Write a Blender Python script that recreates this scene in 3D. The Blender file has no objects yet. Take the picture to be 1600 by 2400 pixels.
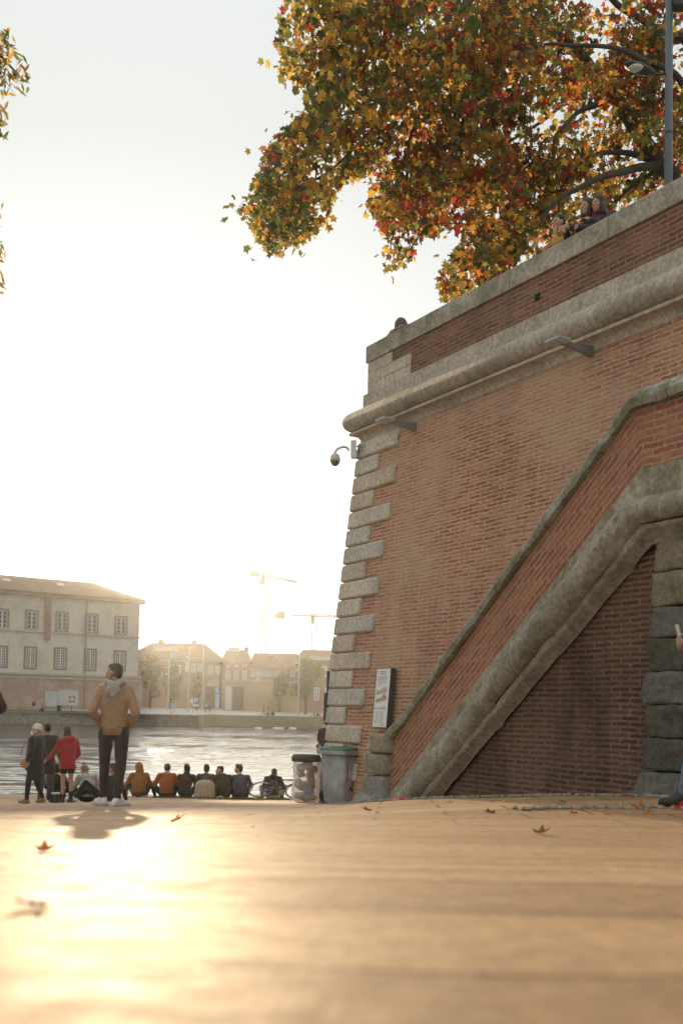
import bpy, bmesh, math, random
from mathutils import Vector, Matrix, noise as mn
random.seed(7)
sc = bpy.context.scene
C = sc.collection
R = math.radians
ZC = 3.2                       # eye height above the river
F = 2333.0                     # focal length in pixels of the 1600x2400 photograph (35 mm)
PITCH, ROLL, SHIFT = R(2.5), 0.019, 358.0

# ------------------------------------------------------------------ camera
cam_d = bpy.data.cameras.new('camera'); cam = bpy.data.objects.new('camera', cam_d); C.objects.link(cam)
cam_m = Matrix.Rotation(R(90) + PITCH, 4, 'X') @ Matrix.Rotation(ROLL, 4, 'Z')
cam.matrix_world = Matrix.Translation((0, 0, ZC)) @ cam_m
cam_d.lens = 35; cam_d.sensor_width = 36; cam_d.shift_y = SHIFT / 2400
cam_d.clip_start = 0.05; cam_d.clip_end = 4000
cam_d.dof.use_dof = True; cam_d.dof.focus_distance = 15.5; cam_d.dof.aperture_fstop = 2.2
sc.camera = cam
CR = cam_m.to_3x3()
def ray(px, py):
    return CR @ Vector(((px - 800) / F, -(py - 1200 - SHIFT) / F, -1))
def at(px, py, Y):
    r = ray(px, py); r = r * (Y / r.y); return Vector((r.x, r.y, r.z + ZC))
def lerp(a, b, t): return a + (b - a) * t
def sstep(a, b, x):
    t = min(1, max(0, (x - a) / (b - a))); return t * t * (3 - 2 * t)
def interp(x, tab):
    if x <= tab[0][0]: return tab[0][1]
    for (a, b), (c, d) in zip(tab, tab[1:]):
        if x <= c: return lerp(b, d, (x - a) / (c - a))
    return tab[-1][1]
BANK = 28.3
DZ = [(-60, -.3), (-9, -.19), (-6.6, -.14), (-4, -.03), (-2, 0), (0, .03), (.7, .14), (3.3, .27), (8, .4), (60, .6)]
def G(x, y):
    b = ZC - .2 - .0854 * max(y, -3)
    d = sum(interp(x + k * .4, DZ) for k in (-1, 0, 1)) / 3
    if d < 0: d *= 1 - sstep(23, 26, y)
    return b + d * sstep(4, 11, y)
def gnd(px, py):
    r = ray(px, py); t = .3
    while t < 60:
        p = r * t
        if p.z + ZC < G(p.x, p.y): return Vector((p.x, p.y, G(p.x, p.y)))
        t += .02
    return None
def gat(px, Y):
    x = at(px, 1700, Y).x; return Vector((x, Y, G(x, Y)))

# ------------------------------------------------------------------ objects and properties
def tag(o, label=None, cat=None, group=None, kind=None):
    if label: o['label'] = label
    if cat: o['category'] = cat
    if group: o['group'] = group
    if kind: o['kind'] = kind
    return o
def empty(name, loc, label, cat, group=None, rz=0):
    o = bpy.data.objects.new(name, None); C.objects.link(o)
    o.location = loc; o.rotation_euler = (0, 0, rz); o.empty_display_size = .2
    return tag(o, label, cat, group)
def link(name, me, mat=None, parent=None, smooth=False):
    o = bpy.data.objects.new(name, me); C.objects.link(o)
    if mat:
        for m in (mat if isinstance(mat, (list, tuple)) else [mat]): me.materials.append(m)
    if parent is not None: o.parent = parent
    if smooth:
        for p in me.polygons: p.use_smooth = True
    return o
def copy_tree(o, parent=None):
    c = o.copy(); C.objects.link(c)
    if parent is not None: c.parent = parent
    for ch in [k for k in o.children]: copy_tree(ch, c)
    return c

class MB:
    """collects shapes, then links them as one mesh object"""
    def __init__(s): s.v = []; s.f = []; s.uv = {}; s.mi = {}
    def poly(s, pts, uv=None, mi=0):
        b = len(s.v); s.v += [Vector(p) for p in pts]; s.f.append(list(range(b, b + len(pts))))
        if uv: s.uv[len(s.f) - 1] = uv
        if mi: s.mi[len(s.f) - 1] = mi
    def mesh_(s, vs, fs, mi=0):
        b = len(s.v); s.v += [Vector(p) for p in vs]
        for f in fs:
            s.f.append([b + i for i in f])
            if mi: s.mi[len(s.f) - 1] = mi
    def box(s, c, d, m=None, mi=0):
        x, y, z = [k / 2 for k in d]; c = Vector(c)
        vs = [Vector((a, b, e)) for a in (-x, x) for b in (-y, y) for e in (-z, z)]
        vs = [(m @ v if m else v) + c for v in vs]
        s.mesh_(vs, [(0, 1, 3, 2), (4, 6, 7, 5), (0, 4, 5, 1), (2, 3, 7, 6), (0, 2, 6, 4), (1, 5, 7, 3)], mi)
    def hexa(s, p, mi=0):       # eight corners: 4 bottom ring, 4 top ring
        s.mesh_(p, [(3, 2, 1, 0), (4, 5, 6, 7), (0, 1, 5, 4), (1, 2, 6, 5), (2, 3, 7, 6), (3, 0, 4, 7)], mi)
    def tube(s, pts, rad, n=8, mi=0, cap=True):
        pts = [Vector(p) for p in pts]
        if not isinstance(rad, (list, tuple)): rad = [rad] * len(pts)
        vs = []; fs = []; ref = None
        for i, p in enumerate(pts):
            d = (pts[min(i + 1, len(pts) - 1)] - pts[max(i - 1, 0)]).normalized()
            if ref is None: ref = Vector((0, 0, 1)) if abs(d.z) < .9 else Vector((1, 0, 0))
            a = d.cross(ref).normalized(); ref = a.cross(d).normalized()
            for k in range(n):
                w = 2 * math.pi * k / n
                vs.append(p + (a * math.cos(w) + ref * math.sin(w)) * rad[i])
        for i in range(len(pts) - 1):
            for k in range(n):
                fs.append((i * n + k, i * n + (k + 1) % n, (i + 1) * n + (k + 1) % n, (i + 1) * n + k))
        if cap: fs += [tuple(range(n - 1, -1, -1)), tuple(range((len(pts) - 1) * n, len(pts) * n))]
        s.mesh_(vs, fs, mi)
    def lathe(s, prof, c=(0, 0, 0), n=20, m=None, mi=0):
        c = Vector(c); vs = []; fs = []
        for r, z in prof:
            for k in range(n):
                w = 2 * math.pi * k / n; v = Vector((r * math.cos(w), r * math.sin(w), z)); vs.append((m @ v if m else v) + c)
        for i in range(len(prof) - 1):
            for k in range(n): fs.append((i * n + k, i * n + (k + 1) % n, (i + 1) * n + (k + 1) % n, (i + 1) * n + k))
        fs += [tuple(range(n - 1, -1, -1)), tuple(range((len(prof) - 1) * n, len(prof) * n))]
        s.mesh_(vs, fs, mi)
    def ell(s, c, r, m=None, nu=12, nv=8, mi=0):
        c = Vector(c)
        if not isinstance(r, (list, tuple)): r = (r, r, r)
        vs = []; fs = []
        for i in range(nv + 1):
            a = math.pi * i / nv - math.pi / 2
            for k in range(nu):
                w = 2 * math.pi * k / nu
                v = Vector((r[0] * math.cos(a) * math.cos(w), r[1] * math.cos(a) * math.sin(w), r[2] * math.sin(a))); vs.append((m @ v if m else v) + c)
        for i in range(nv):
            for k in range(nu): fs.append((i * nu + k, i * nu + (k + 1) % nu, (i + 1) * nu + (k + 1) % nu, (i + 1) * nu + k))
        s.mesh_(vs, fs, mi)
    def caps(s, chain):           # limb: chain of (point, radius), round at every joint
        for p, r in chain: s.ell(p, r, nu=10, nv=6)
        for (p, r), (q, t) in zip(chain, chain[1:]): s.tube([p, q], [r, t], 10)
    def loft(s, rings, yaw=0):    # elliptical rings (centre, rx, ry)
        n = 16; vs = []; fs = []; m = Matrix.Rotation(yaw, 3, 'Z')
        for c, rx, ry in rings:
            for k in range(n):
                w = 2 * math.pi * k / n; vs.append(Vector(c) + m @ Vector((rx * math.cos(w), ry * math.sin(w), 0)))
        for i in range(len(rings) - 1):
            for k in range(n): fs.append((i * n + k, i * n + (k + 1) % n, (i + 1) * n + (k + 1) % n, (i + 1) * n + k))
        fs += [tuple(range(n - 1, -1, -1)), tuple(range((len(rings) - 1) * n, len(rings) * n))]
        s.mesh_(vs, fs)
    def me(s, name):
        m = bpy.data.meshes.new(name); m.from_pydata([tuple(v) for v in s.v], [], s.f)
        if s.uv:
            l = m.uv_layers.new(name='UVMap')
            for i, p in enumerate(m.polygons):
                u = s.uv.get(i)
                if u:
                    for k, li in enumerate(p.loop_indices): l.data[li].uv = u[k]
        for i, k in s.mi.items(): m.polygons[i].material_index = k
        return m
    def build(s, name, mat=None, parent=None, smooth=False, fix=False, bevel=0):
        m = s.me(name)
        if fix or bevel:
            bm = bmesh.new(); bm.from_mesh(m)
            if bevel: bmesh.ops.bevel(bm, geom=bm.edges[:], offset=bevel, segments=1, affect='EDGES')
            bmesh.ops.recalc_face_normals(bm, faces=bm.faces); bm.to_mesh(m); bm.free()
        return link(name, m, mat, parent, smooth)

_rb = [None, None]
def remesh(mb, voxel, smooth=4, wr=0, wf=9, seed=0):
    """union of overlapping shapes into one continuous skin (voxel remesh, then relaxed)"""
    me = mb.me('blob'); bm = bmesh.new(); bm.from_mesh(me); bmesh.ops.recalc_face_normals(bm, faces=bm.faces); bm.to_mesh(me); bm.free()
    if _rb[0] is None:
        _rb[1] = bpy.data.scenes.new('workshop'); o = _rb[0] = bpy.data.objects.new('blob', me); _rb[1].collection.objects.link(o)
        m = o.modifiers.new('r', 'REMESH'); m.mode = 'VOXEL'; k = o.modifiers.new('s', 'SMOOTH'); k.factor = .5
        with bpy.context.temp_override(scene=_rb[1], view_layer=_rb[1].view_layers[0]): _rb.append(bpy.context.evaluated_depsgraph_get())
    o = _rb[0]; old = o.data; o.data = me
    o.modifiers[0].voxel_size = voxel; o.modifiers[1].iterations = smooth
    _rb[2].update()
    r = bpy.data.meshes.new_from_object(o.evaluated_get(_rb[2]))
    if old != me: bpy.data.meshes.remove(old)
    if wr:
        off = Vector((seed * 3.7, seed * 1.3, 0)); co = [v.co.copy() for v in r.vertices]; no = [v.normal.copy() for v in r.vertices]; flat_ = []
        for c, n_ in zip(co, no):
            q = c * wf; q.z *= 1.7
            flat_ += list(c + n_ * wr * (mn.noise(q + off) + .5 * mn.noise(q * 2.3 + off)))
        r.vertices.foreach_set('co', flat_); r.update()
    r.polygons.foreach_set('use_smooth', [True] * len(r.polygons))
    return r

# ------------------------------------------------------------------ materials
class NT:
    def __init__(s, name):
        s.m = bpy.data.materials.new(name); s.m.use_nodes = True; s.t = s.m.node_tree; s.t.nodes.clear()
        s.out = s.n('ShaderNodeOutputMaterial')
    def n(s, typ, props=None, **inp):
        k = s.t.nodes.new(typ)
        for a, b in (props or {}).items(): setattr(k, a, b)
        for a, b in inp.items():
            key = int(a[1:]) if a[0] == 'i' and a[1:].isdigit() else a.replace('_', ' ')
            s.set(k, key, b)
        return k
    def set(s, k, key, b):
        i = k.inputs[key]
        if isinstance(b, bpy.types.NodeSocket): s.t.links.new(b, i)
        else:
            if isinstance(b, (tuple, list)) and len(b) == 3 and i.type == 'RGBA': b = (*b, 1)
            i.default_value = b
    def uv(s): return s.n('ShaderNodeUVMap').outputs[0]
    def obj(s): return s.n('ShaderNodeTexCoord').outputs['Object']
    def mapped(s, v, sc_=(1, 1, 1), rot=(0, 0, 0)): return s.n('ShaderNodeMapping', Vector=v, Scale=sc_, Rotation=rot).outputs[0]
    def noise(s, v, scale, detail=4, rough=.55, dist=0):
        return s.n('ShaderNodeTexNoise', Vector=v, Scale=scale, Detail=detail, Roughness=rough, Distortion=dist).outputs['Fac']
    def ramp(s, f, stops):
        k = s.n('ShaderNodeValToRGB', Fac=f); e = k.color_ramp.elements
        while len(e) < len(stops): e.new(.5)
        for i, (p, c) in enumerate(stops):
            e[i].position = p; e[i].color = (*c, 1) if isinstance(c, (tuple, list)) else (c, c, c, 1)
        return k.outputs[0]
    def mix(s, f, a, b, typ='MIX'):
        k = s.n('ShaderNodeMix', {'data_type': 'RGBA', 'blend_type': typ}); s.set(k, 0, f); s.set(k, 6, a); s.set(k, 7, b); return k.outputs[2]
    def math(s, op, a, b=0.):
        k = s.n('ShaderNodeMath', {'operation': op}); s.set(k, 0, a); s.set(k, 1, b); return k.outputs[0]
    def bump(s, h, strength=.5, dist=.02, normal=None):
        k = s.n('ShaderNodeBump', Height=h, Strength=strength, Distance=dist)
        if normal: s.set(k, 'Normal', normal)
        return k.outputs[0]
    def pbr(s, col, rough=.7, normal=None, metal=0., spec=.5, **kw):
        k = s.n('ShaderNodeBsdfPrincipled'); s.set(k, 'Base Color', col); s.set(k, 'Roughness', rough); s.set(k, 'Metallic', metal); s.set(k, 'Specular IOR Level', spec)
        if normal: s.set(k, 'Normal', normal)
        for a, b in kw.items(): s.set(k, a.replace('_', ' '), b)
        s.t.links.new(k.outputs[0], s.out.inputs[0]); return k
def sc3(c, k): return tuple(min(1, x * k) for x in c)
_mc = {}
def M(name, col, rough=.7, var=.2, scale=6, bump=.25, bscale=25, metal=0, spec=.4, bd=.01, obj=True):
    if name in _mc: return _mc[name]
    t = NT(name); v = t.obj()
    a = t.noise(v, scale, 5, .6); b = t.noise(v, bscale, 4, .6)
    c = t.ramp(a, [(.3, sc3(col, 1 - var)), (.7, sc3(col, 1 + var))])
    t.pbr(c, rough, t.bump(b, bump, bd) if bump else None, metal, spec)
    _mc[name] = t.m; return t.m
def cloth(name, col, var=.18, rough=.85, bump=.5):
    if name in _mc: return _mc[name]
    t = NT(name); v = t.obj()
    fold = t.noise(t.mapped(v, (1, 1, .55)), 13, 3, .5, .6); fine = t.noise(v, 160, 2)
    c = t.ramp(t.noise(v, 9, 4), [(.3, sc3(col, 1 - var)), (.7, sc3(col, 1 + var))])
    nb = t.bump(fold, bump, .03); nb = t.bump(fine, .2, .003, nb)
    t.pbr(c, rough, nb, 0, .25, Sheen_Weight=.15)
    _mc[name] = t.m; return t.m

def brick_mat(name, c1, c2, mortar, bw=.29, rh=.075, pale=.4, palecol=(.42, .31, .22), dark=.35, darkcol=(.06, .045, .035), seed=0., palesc=.5, darksc=.35, lo=.45, hi=.7):
    t = NT(name); uv = t.uv()
    w = t.n('ShaderNodeTexNoise', Vector=uv, Scale=2.2, Detail=3).outputs['Color']
    w = t.n('ShaderNodeVectorMath', {'operation': 'SUBTRACT'}, i0=w, i1=(.5, .5, .5)).outputs[0]
    w = t.n('ShaderNodeVectorMath', {'operation': 'SCALE'}, i0=w, Scale=.035).outputs[0]
    w2 = t.n('ShaderNodeTexNoise', Vector=uv, Scale=14., Detail=3).outputs['Color']
    w2 = t.n('ShaderNodeVectorMath', {'operation': 'SUBTRACT'}, i0=w2, i1=(.5, .5, .5)).outputs[0]
    w2 = t.n('ShaderNodeVectorMath', {'operation': 'SCALE'}, i0=w2, Scale=.022).outputs[0]
    v = t.n('ShaderNodeVectorMath', {'operation': 'ADD'}, i0=uv, i1=w).outputs[0]
    v = t.n('ShaderNodeVectorMath', {'operation': 'ADD'}, i0=v, i1=w2).outputs[0]
    b = t.n('ShaderNodeTexBrick', {'offset': .5, 'squash': 1.0}, Vector=v, Color1=(0, 0, 0), Color2=(1, 1, 1), Mortar=(.5, .5, .5), Scale=1., Mortar_Size=.015, Mortar_Smooth=.25, Bias=0., Brick_Width=bw, Row_Height=rh)
    n1 = t.noise(uv, 5, 6, .65); n2 = t.noise(uv, 40, 4, .65)
    per = t.mix(.35, b.outputs['Color'], n2)
    col = t.ramp(per, [(.15, sc3(c1, .78)), (.4, c1), (.65, c2), (.9, sc3(c2, 1.15))])
    col = t.mix(t.math('MULTIPLY', t.ramp(n1, [(.45, 0.), (.75, 1.)]), .55), col, sc3(c1, .55))
    mcol = t.mix(n1, sc3(mortar, .7), sc3(mortar, 1.2))
    mf = t.math('MULTIPLY', b.outputs['Fac'], t.ramp(t.noise(uv, 9, 4, .7), [(.25, .45), (.6, 1.)]))
    col = t.mix(mf, col, mcol)
    spk = t.noise(uv, 24, 5, .75); col = t.mix(.7, col, t.mix(1., col, t.ramp(spk, [(.30, .45), (.5, .97), (.70, 1.45)]), 'MULTIPLY'))
    m0 = t.mapped(uv, (1, 1, 1)); big = t.noise(t.n('ShaderNodeVectorMath', {'operation': 'ADD'}, i0=m0, i1=(seed, seed * 2, 0)).outputs[0], palesc, 7, .62)
    pf = t.math('MULTIPLY', t.ramp(big, [(lo, 0.), (hi, 1.)]), t.ramp(t.noise(uv, 22, 5, .7), [(.3, .25), (.6, 1.)]))
    col = t.mix(t.math('MULTIPLY', pf, pale), col, palecol)
    stre = t.noise(t.mapped(t.n('ShaderNodeVectorMath', {'operation': 'ADD'}, i0=uv, i1=(seed + 7, seed, 0)).outputs[0], (1.5, .45, 1)), darksc * 2.4, 6, .65)
    df = t.math('MULTIPLY', t.ramp(stre, [(.48, 0.), (.72, 1.)]), dark)
    col = t.mix(df, col, darkcol)
    wh = t.ramp(t.noise(uv, 55, 3, .7), [(.68, 0.), (.76, 1.)])
    col = t.mix(t.math('MULTIPLY', wh, .35), col, (.5, .44, .36))
    h = t.math('ADD', t.math('MULTIPLY', t.math('SUBTRACT', 1., b.outputs['Fac']), .55), t.math('MULTIPLY', n2, .6))
    h = t.math('ADD', h, t.math('MULTIPLY', b.outputs['Color'], .2))
    t.pbr(col, .9, t.bump(h, .85, .03), 0, .2)
    return t.m

def stone_mat(name, col, jw=0., jh=10., moss=0., mosscol=(.07, .085, .03), dark=.5, rough=.88, bump=.5, pits=.3, off=.5, mcol=None, seed=0., sc_=1.):
    """weathered limestone; jw gives joints along the UV"""
    t = NT(name); v = t.obj()
    v = t.n('ShaderNodeVectorMath', {'operation': 'ADD'}, i0=v, i1=(seed, seed, seed)).outputs[0]
    a = t.noise(v, 1.3 * sc_, 6, .65); b = t.noise(v, 7 * sc_, 6, .7); f = t.noise(v, 45 * sc_, 4, .7)
    c = t.ramp(a, [(.25, sc3(col, .72)), (.5, col), (.75, sc3(col, 1.18))])
    c = t.mix(t.math('MULTIPLY', t.ramp(b, [(.5, 0.), (.78, 1.)]), dark), c, sc3(col, .38))
    c = t.mix(t.math('MULTIPLY', t.ramp(f, [(.55, 0.), (.75, 1.)]), .4), c, sc3(col, 1.35))
    st = t.noise(t.mapped(v, (3, 3, .5)), 1.8, 5, .6)
    c = t.mix(t.math('MULTIPLY', t.ramp(st, [(.5, 0.), (.75, 1.)]), dark * .6), c, sc3(col, .5))
    if moss:
        mm = t.ramp(t.noise(v, 2.1, 6, .7), [(.5 - moss * .3, 0.), (.62 - moss * .1, 1.)])
        c = t.mix(t.math('MULTIPLY', mm, min(1, .35 + moss * .5)), c, t.mix(f, sc3(mosscol, .6), sc3(mosscol, 1.6)))
    g_ = t.noise(v, 17 * sc_, 5, .75); c = t.mix(.75, c, t.mix(1., c, t.ramp(g_, [(.30, .42), (.5, .95), (.70, 1.5)]), 'MULTIPLY'))
    h = t.math('ADD', t.math('MULTIPLY', b, .8), t.math('MULTIPLY', f, .35))
    h = t.math('ADD', h, t.math('MULTIPLY', g_, .5))
    if pits:
        vo = t.n('ShaderNodeTexVoronoi', Vector=v, Scale=26 * sc_).outputs['Distance']
        h = t.math('SUBTRACT', h, t.math('MULTIPLY', t.ramp(vo, [(.0, 1.), (.16, 0.)]), pits))
    if jw:
        k = t.n('ShaderNodeTexBrick', {'offset': off}, Vector=t.uv(), Color1=(.35, .35, .35), Color2=(1, 1, 1), Mortar=(0, 0, 0), Scale=1., Mortar_Size=.009, Mortar_Smooth=.2, Bias=0., Brick_Width=jw, Row_Height=jh)
        c = t.mix(.28, c, t.mix(1., c, k.outputs['Color'], 'MULTIPLY'))
        c = t.mix(t.math('MULTIPLY', k.outputs['Fac'], .75), c, mcol or sc3(col, 1.25))
        h = t.math('SUBTRACT', h, t.math('MULTIPLY', k.outputs['Fac'], .5))
    t.pbr(c, rough, t.bump(h, bump, .03), 0, .25)
    return t.m
# ------------------------------------------------------------------ sky, sun, air
SUNP = ray(301, 1371).normalized()
sun_el = math.asin(SUNP.z); sun_az = math.atan2(SUNP.x, SUNP.y)
sd = bpy.data.lights.new('sun', 'SUN'); sun = bpy.data.objects.new('sun', sd); C.objects.link(sun)
sd.energy = 4.9; sd.angle = R(.53); sd.color = (1, .74, .45)
sun.rotation_euler = (-SUNP).to_track_quat('-Z', 'Y').to_euler(); sun.location = (0, 0, 60)
w = bpy.data.worlds.new('World'); sc.world = w; w.use_nodes = True
wt = w.node_tree; wt.nodes.clear()
def wn(t, **k):
    n = wt.nodes.new(t)
    for a, b in k.items(): setattr(n, a, b)
    return n
sky = wn('ShaderNodeTexSky', sky_type='NISHITA', sun_disc=False, sun_elevation=sun_el, sun_rotation=sun_az, air_density=1.0, dust_density=2.0, ozone_density=1.0)
hs = wn('ShaderNodeHueSaturation'); hs.inputs['Saturation'].default_value = .20
gm = wn('ShaderNodeGamma'); gm.inputs['Gamma'].default_value = .24
bg = wn('ShaderNodeBackground'); bg.inputs['Strength'].default_value = .15
wo = wn('ShaderNodeOutputWorld')
# sky raised towards the zenith, above the view, as added fill for the wall
tc = wn('ShaderNodeTexCoord'); sx = wn('ShaderNodeSeparateXYZ')
mr = wn('ShaderNodeMapRange'); mr.inputs['From Min'].default_value = .5; mr.inputs['From Max'].default_value = 1.; mr.inputs['To Min'].default_value = 3.95; mr.inputs['To Max'].default_value = 7.
mx = wn('ShaderNodeMix', data_type='RGBA', blend_type='MULTIPLY'); mx.inputs[0].default_value = 1.
wt.links.new(tc.outputs['Generated'], sx.inputs[0]); wt.links.new(sx.outputs['Z'], mr.inputs['Value'])
wt.links.new(sky.outputs[0], hs.inputs['Color']); wt.links.new(hs.outputs[0], gm.inputs[0])
wt.links.new(gm.outputs[0], mx.inputs[6]); wt.links.new(mr.outputs[0], mx.inputs[7])
mt_ = wn('ShaderNodeMix', data_type='RGBA', blend_type='MULTIPLY'); mt_.inputs[0].default_value = 1.; mt_.inputs[7].default_value = (.965, 1., .985, 1)
wt.links.new(mx.outputs[2], mt_.inputs[6]); wt.links.new(mt_.outputs[2], bg.inputs[0]); wt.links.new(bg.outputs[0], wo.inputs[0])

hz = MB(); hz.box((0, 280, 34.5), (900, 680, 71)); ho = hz.build('haze'); tag(ho, kind='stuff')
ht = NT('haze_air')
pv = ht.n('ShaderNodeVolumePrincipled'); ht.set(pv, 'Color', (.90, .96, 1.)); ht.set(pv, 'Density', .00036); ht.set(pv, 'Anisotropy', .80)
ht.t.links.new(pv.outputs[0], ht.out.inputs['Volume']); ho.data.materials.append(ht.m)

# ------------------------------------------------------------------ ground, bank, river
def axis(segs):
    o = []
    for a, b, st in segs:
        k = max(1, round((b - a) / st)); o += [a + (b - a) * i / k for i in range(k)]
    return o + [segs[-1][1]]
gx = axis([(-60, -9, 3), (-9, -5, .5), (-5, 5, .125), (5, 9, .5), (9, 60, 3)])
gy = axis([(-14, -1, 1.), (-1, 12, .1), (12, BANK, .24)])
g = MB()
for y in gy:
    for x in gx:
        z = G(x, y)
        if -1.5 < y < BANK - .3 and abs(x) < 8:
            z += .012 * mn.noise(Vector((x * .8, y * 1.1, 0))) * min(1, y / 4 + .4) + .004 * mn.noise(Vector((x * 4, y * 5, 3)))
        g.v.append(Vector((x, y, z)))
nx = len(gx)
for j in range(len(gy) - 1):
    for i in range(nx - 1):
        g.f.append([j * nx + i, j * nx + i + 1, (j + 1) * nx + i + 1, (j + 1) * nx + i])
t = NT('paving_stone'); v = t.obj()
vr = t.n('ShaderNodeMapping', Vector=v, Rotation=(0, 0, R(3)), Location=(1.15, .1, 0)).outputs[0]
wob = t.n('ShaderNodeVectorMath', {'operation': 'SCALE'}, i0=t.n('ShaderNodeTexNoise', Vector=v, Scale=3.).outputs['Color'], Scale=.03).outputs[0]
vr = t.n('ShaderNodeVectorMath', {'operation': 'ADD'}, i0=vr, i1=wob).outputs[0]
bk = t.n('ShaderNodeTexBrick', {'offset': .5}, Vector=vr, Color1=(.2, .2, .2), Color2=(.9, .9, .9), Mortar=(0, 0, 0), Scale=1., Mortar_Size=.016, Mortar_Smooth=.4, Bias=0., Brick_Width=60., Row_Height=.62)
n1 = t.noise(v, .7, 6, .6); n2 = t.noise(v, 9, 6, .7); n3 = t.noise(v, 70, 4, .7)
c = t.ramp(t.mix(.4, n1, bk.outputs['Color']), [(.25, (.29, .165, .078)), (.5, (.44, .260, .127)), (.75, (.55, .345, .178))])
c = t.mix(t.math('MULTIPLY', t.ramp(n2, [(.5, 0.), (.75, 1.)]), .45), c, (.085, .055, .035))
stn = t.noise(t.n('ShaderNodeMapping', Vector=v, Rotation=(0, 0, R(4)), Scale=(.35, 2.3, 1), Location=(.3, .35, 0)).outputs[0], 1., 5, .6)
c = t.mix(t.math('MULTIPLY', t.ramp(stn, [(.55, 0.), (.72, 1.)]), .45), c, (.085, .058, .038))
gr = t.noise(v, 20, 5, .75); c = t.mix(.6, c, t.mix(1., c, t.ramp(gr, [(.3, .5), (.5, .97), (.7, 1.4)]), 'MULTIPLY'))
bk2 = t.n('ShaderNodeTexBrick', {'offset': .5}, Vector=vr, Color1=(0, 0, 0), Color2=(1, 1, 1), Mortar=(0, 0, 0), Scale=1., Mortar_Size=.02, Mortar_Smooth=.2, Bias=0., Brick_Width=1.05, Row_Height=.62)
yy = t.n('ShaderNodeSeparateXYZ', i0=v).outputs[1]; jf = t.math('MULTIPLY', bk2.outputs['Fac'], t.ramp(t.math('MULTIPLY', yy, .05), [(.30, 0.), (.36, .75)]))
c = t.mix(t.math('MULTIPLY', bk.outputs['Fac'], .4), c, (.09, .065, .045)); c = t.mix(jf, c, (.08, .055, .035))
hh = t.math('SUBTRACT', t.math('ADD', t.math('MULTIPLY', n2, .5), t.math('MULTIPLY', n3, .25)), t.math('MULTIPLY', bk.outputs['Fac'], .3))
hh = t.math('ADD', hh, t.math('MULTIPLY', bk.outputs['Color'], .35))
t.pbr(c, t.ramp(n2, [(.2, .50), (.8, .78)]), t.bump(hh, .7, .02), 0, .36)
PAVE = t.m
po = g.build('paving', PAVE, smooth=True); tag(po, 'pale stone paving of the riverside quay sloping down to the water', 'paving', kind='structure')
# bank edge: kerb stones and the face down to the water
e = MB()
xs = axis([(-60, -10, 2), (-10, 6, 1.1), (6, 60, 2)])
for a, b in zip(xs, xs[1:]):
    z0, z1 = G(a, BANK), G(b, BANK); q = .012
    e.hexa([(a + q, BANK + .35, -1), (b - q, BANK + .35, -1), (b - q, BANK + .004, -1), (a + q, BANK + .004, -1), (a + q, BANK + .35, z0 - .01), (b - q, BANK + .35, z1 - .01), (b - q, BANK + .004, z1 - .003), (a + q, BANK + .004, z0 - .003)])
eo = e.build('kerb', stone_mat('kerb_stone', (.36, .31, .25), moss=.2), fix=True); tag(eo, kind='structure')

t = NT('river_water'); v = t.obj()
def wave(sx_, sy_, s_, d_=3, di=0.): return t.noise(t.mapped(v, (sx_, sy_, 1), (0, 0, R(-8))), s_, d_, .55, di)
def wavev(sx_, sy_, s_, d_): return t.n('ShaderNodeVectorMath', {'operation': 'SUBTRACT'}, i0=t.n('ShaderNodeTexNoise', Vector=t.mapped(v, (sx_, sy_, 1), (0, 0, R(-6))), Scale=s_, Detail=d_, Roughness=.6).outputs['Color'], i1=(.5, .5, .5)).outputs[0]
sl = t.n('ShaderNodeVectorMath', {'operation': 'ADD'}, i0=wavev(.30, 1., 2.2, 4), i1=wavev(.22, 1., .6, 2)).outputs[0]
gust = t.ramp(t.noise(t.mapped(v, (.12, 1, 1)), .055, 4, .6), [(.36, .35), (.6, 1.)])
sx3 = t.n('ShaderNodeSeparateXYZ', i0=sl)
nx_ = t.math('MULTIPLY', t.math('MULTIPLY', sx3.outputs[0], gust), .95); ny_ = t.math('MULTIPLY', t.math('MULTIPLY', t.math('ABSOLUTE', sx3.outputs[1]), gust), -.85)   # facets we see lean towards us
nv_ = t.n('ShaderNodeCombineXYZ', i0=nx_, i1=ny_, i2=1.)
bn = t.n('ShaderNodeVectorMath', {'operation': 'NORMALIZE'}, i0=nv_.outputs[0]).outputs[0]
t.pbr((.015, .024, .022), .09, bn, 0, .5, IOR=1.333)
WATER = t.m
wm = MB(); wm.poly([(-420, BANK - .2, 0), (420, BANK - .2, 0), (420, 240, 0), (-420, 240, 0)])
wo_ = wm.build('water', WATER); tag(wo_, 'river water rippling and glittering under the low sun', 'river', kind='structure')

# ------------------------------------------------------------------ the great wall
Ux, Uy = .528, -.849
_p = at(864, 812, 17.5); P0 = Vector((_p.x, _p.y)); ZP = _p.z
U = Vector((Ux, Uy)); Nn = Vector((Uy, -Ux))          # along the wall towards us; out of the wall
def W(t_, o, z):
    p = P0 + U * t_ + Nn * o; return Vector((p.x, p.y, z))
def pw(px, py, o):
    r = ray(px, py); rx = Vector((r.x, r.y)); k = (o + Nn.dot(P0)) / Nn.dot(rx)
    p = rx * k - P0; return p.dot(U), r.z * k + ZC
def zc_(py, px=860, d=17.5): return at(px, py, d).z
ZCO = zc_(851); Z1 = zc_(927); Z2 = zc_(966); ZT0 = zc_(1013); ZF = zc_(1018); ZB = zc_(1037)
TE = 17.5; BAT = .0796
def ow(z): return .07 + BAT * (ZB - z) if z < ZB else .07
wall = empty('brick_wall', W(0, 0, 1.2), 'tall battered brick quay wall with pale stone corner blocks and rounded stone string course', 'wall')
wi = wall.matrix_world.copy(); wloc = wall.location.copy()
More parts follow.
